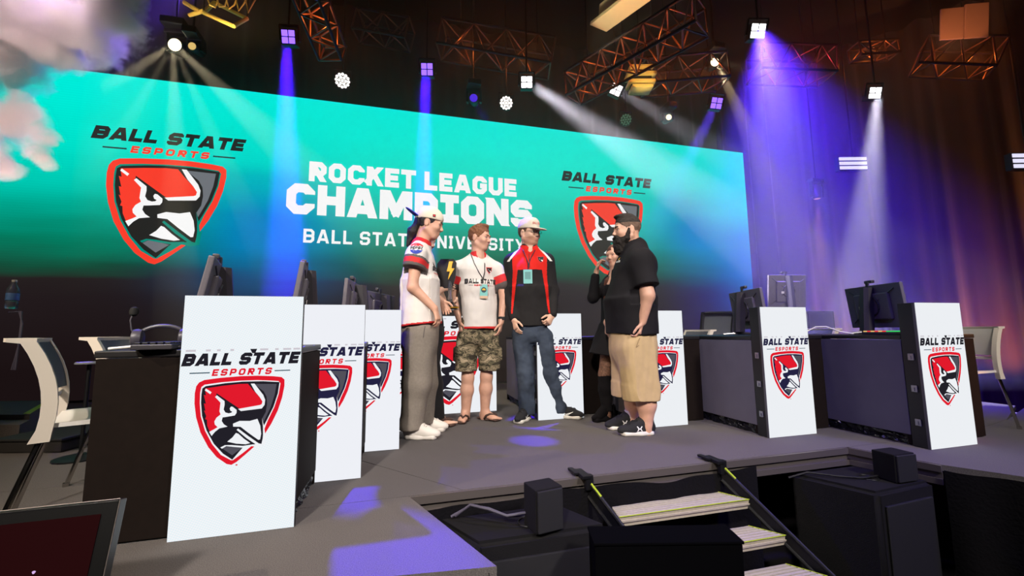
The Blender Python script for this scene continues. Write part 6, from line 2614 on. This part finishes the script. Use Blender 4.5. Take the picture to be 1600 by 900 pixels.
# pullover
S = Solid(*box_of([K(780, 515), K(885, 390)], .2), .0045)
S.slab(K(830, 512), K(829, 450), (.185, .135), (.205, .140), L, .05, flat=.01)
S.slab(K(829, 455), K(827, 420), (.205, .140), (.185, .115), L, .05)
S.slab(K(827, 424), nk, (.165, .105), (.078, .075), L, .05)
S.cone(nk - z_ * .02, nk + z_ * .022 - F * .012, .076, .074, .02)
S.cone(nk + z_ * .006, shR, .066, .072, .04).cone(nk + z_ * .006, shL, .066, .072, .04)
for s_, e_, w_ in ((shR, elR, wrR), (shL, elL, wrL)):
    S.cone(s_, e_, .076, .064, .04).cone(e_, w_ - nv(w_ - e_) * .015, .064, .043, .03)
S.cone(nk + F * .045 - z_ * .005, nk + z_ * .12, .040, .062, .012, True)
S.cut(K(829, 509), -z_)
zy = K(829, 418)[2]
zs = K(829, 424)[2]
mid = (shR + shL) / 2


def pp(C):
    o = np.zeros(len(C), int)
    lx = (C - mid) @ r_
    fz = (C - mid) @ F
    front = fz > -.02
    inner = np.abs(lx) < np.minimum(.168, .20 - (C[:, 2] - zs - .10) * .75)
    o[inner & front & (C[:, 2] > zs)] = 1
    # red flanks running down to the hem
    wv = .150 + .02 * np.sin((C[:, 2] - zs) * 5)
    fl_ = front & (C[:, 2] <= zs + .05) & (np.abs(lx) > .118 + (zs - C[:, 2]) * .13) & (np.abs(lx) < .165 + (zs - C[:, 2]) * .05) & (C[:, 2] > zs - .42)
    o[fl_] = 1
    # white piping over the shoulders
    pz = zs + .12 + (.17 - np.abs(lx)) * 1.25
    pd = np.abs(np.abs(lx) - (.20 - (C[:, 2] - zs - .10) * .75))
    o[(fz > -.06) & (pd < .013) & (C[:, 2] > zs + .085) & (C[:, 2] < zs + .235)] = 2
    nb = np.linalg.norm((C - nk)[:, :2], axis=1)
    o[(nb < .082) & (C[:, 2] > nk[2] - .022)] = 0
    return o


pul = skin_obj('pullover', S, [M_pblk, M_pred, M_pwht], man3, paint=pp, wr=(.010, 7, 6.0, (1, 1, .7)))
tr = bvh_of(pul)
crest(pul, K(845, 404.5, -.1), VR, VA, tr, .072, C5)
decal('zip', pul, [rect(-.003, -.09, .003, .06)], [INK], [0], K(827, 405, -.1), VR, UP, VA, tr)
for ch_ in pul.children:
    ch_.location = (0, 0, 0)
lt = [[K(817, 391, -.06), K(822, 402, -.1), K(825, 412, -.1), K(825, 421, -.1)], [K(836, 391, -.06), K(830, 402, -.1), K(826, 412, -.1), K(825, 421, -.1)]]
bd_, M_ = lanyard(man3, tr, lt, np.array(VA), K(824.5, 433, -.1), .085, .135, mat('lanyard_navy', rgb(60, 40, 60), .7))
MB().box((0, -.002, .01), (.055, .001, .07), M_).build('badge_print', mat('badge_grey_print', rgb(96, 150, 150), .5), bd_)
# jeans
S = Solid(*box_of([K(795, 510), K(890, 650)], .16), .006)
S.slab(K(832, 503), K(832, 522), (.160, .115), (.168, .118), L, .03)
S.cone(K(815, 524), knR, .098, .084, .03).cone(knR, K(824, 642, -.02), .083, .075, .03).cone(K(823, 638, -.02), K(823, 653, -.02), .078, .074, .02)
S.cone(K(849, 524), knL, .098, .086, .010).cone(knL, K(873, 636, .04), .085, .076, .03).cone(K(873, 634, .04), K(875, 647, .05), .078, .074, .02)
S.cut(V(0, 0, .05), -z_)
skin_obj('jeans', S, denim(), man3, wr=(.011, 9, 8.0, (1, 1, .9)))
swoosh = [[(-.045, .006), (-.02, -.016), (.0, -.014), (-.022, -.004)], [(-.022, -.004), (0, -.014), (.05, .016), (.05, .018)]]
for an_, dr, dv in ((anR, nv(-a_ * .86 - r_ * .42), None), (anL, nv(r_ * .90 - a_ * .42), 1)):
    h_ = an_ - dr * .055
    h_[2] = 0
    so, Pf = shoe(man3, h_, dr, .30, M_shk, M_shs, lace=M_shk)
    tr = bvh_of(so)
    q = np.cross(dr, z_)
    if q @ a_ > 0:
        q = -q
    decal('side_logo', so, [[(x * (1 if dv else -1), y) for x, y in s_] for s_ in swoosh], [PWHT], [0, 0], Pf(.15, 0, .052), Vector(dr), UP, -Vector(q), tr, div=3)
    for ch_ in so.children:
        if ch_.name.startswith('side_logo'):
            ch_.location = (0, 0, 0)
            me = ch_.data

# ---------------------------------------------------------------- woman in black, half hidden by the bearded man
M_dress = mat('black_knit_dress', rgb(24, 22, 25), .85, bump=.2, bs=300, spec=.2)
M_hairb = mat('chestnut_hair', rgb(92, 50, 32), .5, var=.3, vs=80, bump=.6, bs=140)
M_tight = mat('patterned_tights', rgb(112, 78, 60), .7, var=.45, vs=60)
M_suede = mat('black_suede_boot', rgb(24, 22, 24), .95, bump=.2, bs=400, spec=.1)
K = K_(3.93)
F = nv(-r_ * .8 - a_ * .5)
L = nv(np.cross(z_, F))
c0 = K(962, 400)
fr = head_frame(nv(-r_ * .75 - a_ * .55), 5)
nk = K(964, 424)
base = K(948, 667)
base[2] = 0
shN, shF = K(966, 440, -.13), K(952, 440, .12)
el_, wr_ = K(927, 466, -.05), K(932, 424, -.06)
lo, hi = box_of([c0, base, shN, shF, el_, K(990, 520, .2)], .22)
lo[2] = -.01
S = Solid(lo, hi, .0055)
P, A = head_solid(S, c0, fr, nk, .046, 1.0, nose=.6)
S.cone(nk, K(962, 446), .06, .10, .05)
S.slab(K(962, 455), K(962, 520), (.12, .08), (.13, .09), L, .05)
S.cone(shF, el_, .042, .036, .03).cone(el_, wr_, .035, .024, .02)
S.cone(shN, K(975, 480, -.16), .042, .036, .03).cone(K(975, 480, -.16), K(970, 515, -.12), .035, .024, .02)
hand(S, wr_, nv(K(937, 404, -.07) - wr_), r_ * .8 - a_ * .3, -a_ * .5 + r_ * .7 + z_ * .2, (26, 44, 34), 4, .95)
hand(S, K(970, 515, -.12), -z_, -r_, -a_, (20, 30, 20), 3, .95)
kN, kF = K(944, 585, -.03), K(966, 585, .08)
aN, aF = K(949, 650, -.03), K(972, 648, .10)
S.cone(K(955, 520), kN, .085, .052, .03).cone(kN, aN, .05, .036, .03)
S.cone(K(970, 520, .08), kF, .085, .052, .03).cone(kF, aF, .05, .036, .03)


def tp_(C):
    o = lips_paint(P, fr)(C)
    o[C[:, 2] < K(950, 540)[2]] = 2
    return o


wom = skin_obj('person', S, [M_skin2, M_lip, M_tight], base=base, paint=tp_)
tag(wom, 'woman in black dress and boots half hidden behind the bearded man, hand at face', 'person')
eyes(wom, P, fr, 'iris_brown', 1.0)
S = Solid(*box_of([c0, K(955, 455), K(985, 455)], .16), .006)
S.ell(P(-.02, 0, .030), (.107, .090, .095), A, .02)
S.cone(P(-.05, -.05, -.02), K(972, 440, -.02), .055, .045, .04).cone(P(-.05, .05, -.02), K(958, 440, .08), .05, .04, .04)
S.cone(P(-.01, .07, -.02), K(950, 446, .0), .030, .028, .03)
S.cone(K(950, 440, .0), K(946, 468, -.02), .034, .022, .03)
S.ell(P(.108, 0, -.04), (.070, .060, .092), A, .012, True)
skin_obj('hair', S, M_hairb, wom, wr=(.008, 30, 0, (1, 1, .25)))
S = Solid(*box_of([K(905, 560), K(1000, 430), el_], .2), .006)
S.slab(K(962, 520), K(962, 455), (.165, .125), (.15, .115), L, .05)
S.slab(K(962, 458), nk - z_ * .015, (.14, .10), (.065, .065), L, .05)
S.cone(nk - z_ * .01, shN, .055, .05, .04).cone(nk - z_ * .01, shF, .055, .05, .04)
S.slab(K(955, 556), K(961, 510), (.215, .215), (.165, .13), L, .04, flat=.01)
S.cone(shF, el_, .055, .050, .03).cone(el_, K(930.5, 433, -.06), .050, .038, .025)
S.cone(shN, K(975, 480, -.16), .055, .048, .03).cone(K(975, 480, -.16), K(970, 508, -.12), .046, .034, .02)
S.cut(K(950, 556), -nv(z_ - r_ * .0))
skin_obj('dress', S, M_dress, wom, wr=(.008, 7, 3.0, (1.6, 1.6, .4)))
for k_, a__, dr in ((kN, aN, nv(-r_ * .85 - a_ * .5)), (kF, aF, nv(-r_ * .9 - a_ * .1))):
    S = Solid(*box_of([k_, a__], .14), .0055)
    top = k_ + (a__ - k_) * .02
    S.cone(top, k_ + (a__ - k_) * .35, .062, .062, .03).cone(k_ + (a__ - k_) * .35, a__ + z_ * -.02, .060, .047, .03)
    S.cut(top, z_)
    S.cut(V(0, 0, .085), -z_)
    bo = skin_obj('boot_shaft', S, M_suede, wom, wr=(.006, 12, 2))
    h_ = a__ - dr * .06
    h_[2] = 0
    so, Pf = shoe(wom, h_, dr, .255, M_suede, M_suede, name='boot_foot', wide=.86, heel_blk=.045, toe_h=.8)

# ---------------------------------------------------------------- bearded man in black polo and khaki shorts (faces left)
M_polo = mat('black_polo', rgb(27, 25, 29), .85, bump=.25, bs=260, spec=.25)
M_khaki = mat('khaki_twill', rgb(196, 168, 124), .85, var=.05, vs=20, bump=.2, bs=400)
M_beard = mat('dark_beard', rgb(34, 26, 22), .8, var=.3, vs=120, bump=.8, bs=180)
M_hg = mat('dark_short_hair', rgb(52, 44, 40), .8, var=.3, vs=160, bump=.6, bs=300)
M_sock = mat('white_sock', rgb(220, 214, 206), .9)
K = K_(3.47)
F = nv(-r_ - a_ * .06)
L = nv(np.cross(z_, F))              # his left is towards us
c0 = K(979, 361.5)
fr = head_frame(nv(-r_ - a_ * .12), 2)
nk = K(990, 392)
base = K(1000, 686)
base[2] = 0
shN, shF = K(1001, 408, -.19), K(990, 408, .19)
elN, wrN = K(1012, 462, -.25), K(1003, 503, -.22)
hN, hF = K(993, 530, -.10), K(988, 530, .10)
kN, kF = K(1008, 618, -.11), K(990, 616, .11)
aN, aF = K(1010, 664, -.11), K(986, 660, .11)
lo, hi = box_of([c0, base, shN, shF, elN, K(940, 480), K(1030, 480)], .26)
lo[2] = -.01
S = Solid(lo, hi, .006)
P, A = head_solid(S, c0, fr, nk, .064, 1.14, fat=.04)
S.cone(nk, K(990, 418), .065, .10, .05)
S.slab(K(990, 425), K(988, 505), (.17, .12), (.17, .15), L, .06)
S.cone(shN, elN, .066, .056, .03).cone(elN, wrN, .055, .036, .02)
S.cone(shF, K(975, 462, .25), .066, .055, .03).cone(K(975, 462, .25), K(949, 504, .20), .052, .036, .02)
hand(S, wrN, nv(K(999, 530, -.22) - wrN), -r_ + a_ * .5, -r_ - a_ * .5, (30, 46, 34), 2, 1.06)
hand(S, K(949, 504, .20), nv(-z_ - r_ * .1), r_, -r_ - a_ * .4, (24, 34, 24), 2, 1.05)
S.cone(hN, kN, .12, .078, .03).cone(hF, kF, .12, .078, .03)
for k_, a__ in ((kN, aN), (kF, aF)):
    cf = k_ + (a__ - k_) * .30 + r_ * .008
    S.cone(k_, cf, .074, .074, .03).cone(cf, a__, .074, .047, .03).cone(a__, a__ - z_ * .06, .047, .045, .02)
man5 = skin_obj('person', S, [M_skin2, M_lip], base=base, paint=lips_paint(P, fr))
tag(man5, 'big bearded man in black polo and khaki shorts standing in profile facing left', 'person')
eyes(man5, P, fr, 'iris_brown', 1.14)
brows(man5, P, fr, M_beard, 1.14, .0055)
S = Solid(*box_of([c0], .2), .0055)
S.rs = 1.14
S.ell(P(-.014, 0, .042), (.101, .079, .090), A, .02)
S.ell(P(.025, 0, .115), (.068, .052, .020), A, .03)
S.ell(P(.102, 0, -.02), (.072, .10, .092), A, .012, True)
S.ell(P(-.008, .08, -.030), (.030, .03, .050), A, .01, True).ell(P(-.008, -.08, -.030), (.030, .03, .050), A, .01, True)
S.cut(P(0, 0, -.05), -fr[2])
hc_, hU_ = np.array(c0), fr[2]
skin_obj('hair', S, [M_hg, mat('faded_hair', rgb(112, 88, 74), .8, var=.2, vs=200)], man5, wr=(.004, 50, 5), paint=lambda C: (((C - hc_) @ hU_) < .062).astype(int))
S = Solid(*box_of([c0, P(.1, 0, -.2)], .17), .0055)
S.rs = 1.14
S.ell(P(.040, 0, -.075), (.064, .068, .050), A, .02)
S.ell(P(.058, 0, -.115), (.052, .052, .062), A, .03)
S.ell(P(.065, 0, -.150), (.034, .034, .035), A, .03)
for s_ in (-1, 1):
    S.cone(P(.012, s_ * .074, .0), P(.030, s_ * .068, -.07), .010, .022, .02)
S.cone(P(.094, -.026, -.047), P(.094, .026, -.047), .010, .010, .012)
for s_ in (-1, 1):
    S.cone(P(.093, s_ * .028, -.050), P(.080, s_ * .040, -.085), .010, .014, .012)
S.ell(P(.11, 0, -.062), (.020, .020, .008), A, .004, True)
skin_obj('beard', S, M_beard, man5, wr=(.006, 45, 2))
S = Solid(*box_of([K(930, 530), K(1040, 385), shN, shF], .18), .0065)
S.slab(K(988, 522), K(984, 468), (.235, .205), (.240, .205), L, .06, flat=.01)
S.slab(K(984, 472), K(990, 420), (.240, .195), (.225, .150), L, .06)
S.slab(K(990, 424), nk - z_ * .01, (.20, .135), (.095, .085), L, .06)
S.cone(nk - z_ * .03 + F * .01, nk + z_ * .030 - F * .022, .092, .086, .02)
S.cone(nk + z_ * .012, shN, .085, .098, .05).cone(nk + z_ * .012, shF, .085, .098, .05)
S.cone(nk - z_ * .02, K(1003, 416, -.13), .095, .115, .07)
S.cone(shN, K(1010, 446, -.245), .098, .100, .05)
S.cone(shF, K(980, 446, .245), .098, .100, .05)
S.cone(nk + z_ * .03, P(-.01, 0, -.02), .074, .076, .008, True)
S.ell(nk + F * .11 + z_ * .035, (.05, .045, .06), np.stack([F, L, z_]), .01, True)
S.cut(K(988, 524), -nv(z_ + r_ * .10))
e_ = K(1010, 448, -.245)
ad = nv(e_ - shN)
X, Y, Z = S.ax[0][:, None, None], S.ax[1][None, :, None], S.ax[2][None, None, :]
past = ((X - e_[0]) * ad[0] + (Y - e_[1]) * ad[1] + (Z - e_[2]) * ad[2]).astype(np.float32)
dx_, dy_ = X - e_[0], Y - e_[1]
near = ((dx_ * a_[0] + dy_ * a_[1]) < .075) & (np.abs(dx_ * r_[0] + dy_ * r_[1]) < .13) & (past > -.03) & (Z > e_[2] - .14)
S.f = np.where(near & (past < .14), np.maximum(S.f, past), S.f)
# the belly goes back in under the cut sleeve
S.slab(K(988, 522), K(984, 468), (.235, .205), (.240, .205), L, .03, flat=.01)
S.slab(K(984, 472), K(989, 428), (.240, .195), (.225, .150), L, .03)
S.cut(K(988, 524), -nv(z_ + r_ * .10))
polo = skin_obj('polo_shirt', S, M_polo, man5, wr=(.008, 5, 1.0, (1, 1, .7)))
tr = bvh_of(polo)
dv = nv(-r_ * .55 - a_ * .8)
ux_ = nv(r_ * .8 - a_ * .55)
lg = text_polys('NACE', -.024, .024, -.012, .006, wide=1.1, t=.3)
decal('chest_logo', polo, lg + [[(.0, .012), (.008, .012), (.022, .034), (.010, .026)]], [PWHT, PYEL], [0] * len(lg) + [1], K(962.5, 407, -.1), Vector(ux_), UP, -Vector(dv), tr)
polo.children[-1].location = (0, 0, 0)
S = Solid(*box_of([K(940, 520), K(1035, 630)], .17), .0065)
S.slab(K(988, 512), K(989, 545), (.205, .185), (.215, .190), L, .06)
S.cone(K(992, 545, -.10), K(1001, 608, -.11), .158, .150, .05)
S.slab(K(1000, 600, -.11), K(1002, 626, -.11), (.12, .15), (.12, .15), L, .03, flat=.01)
S.cone(K(984, 545, .10), K(982, 606, .11), .150, .142, .05)
S.slab(K(982, 598, .11), K(981, 622, .11), (.12, .145), (.12, .145), L, .03, flat=.01)
S.cut(K(1000, 624.5, -.11), -z_)
sho = skin_obj('shorts', S, M_khaki, man5, wr=(.012, 8, 6.0, (1, 1, .3)))
tr = bvh_of(sho)
decal('pocket_seam', sho, [[(0, 0), (.005, 0), (-.030, -.075), (-.036, -.073)], [(-.036, -.073), (-.030, -.078), (-.006, -.060), (-.008, -.056)]], [mat('khaki_seam', rgb(150, 124, 90), .9)], [0, 0], K(1003, 528, -.3), VR, UP, VA, tr)
sho.children[-1].location = (0, 0, 0)
ua = [[(-.024, .018), (-.016, .020), (-.008, .004), (.008, .004), (.016, .020), (.024, .018), (.012, 0), (.024, -.018), (.016, -.020), (.008, -.004), (-.008, -.004), (-.016, -.020), (-.024, -.018), (-.012, 0)]]
for a__, dr, nr_ in ((aN, nv(-r_ - a_ * .10), 1), (aF, nv(-r_ - a_ * .22), 0)):
    sk = MB().lathe([(.050, 0), (.052, .01), (.052, .055), (.049, .065)], 20, 0, Matrix.Translation(Vector((a__[0], a__[1], .085)) - Vector(base)))
    sk.build('sock', M_sock, man5, smooth='all')
    h_ = a__ - dr * .075
    h_[2] = 0
    so, Pf = shoe(man5, h_, dr, .325, M_shk, M_shs, lace=M_shk, wide=1.12, toe_h=1.1, high=.012)
    tr = bvh_of(so)
    decal('side_logo', so, ua, [PWHT], [0], Pf(.135, 0, .056), VR, UP, VA, tr, div=3)
    for ch_ in so.children:
        if ch_.name.startswith('side_logo'):
            ch_.location = (0, 0, 0)
bpy.context.view_layer.update()
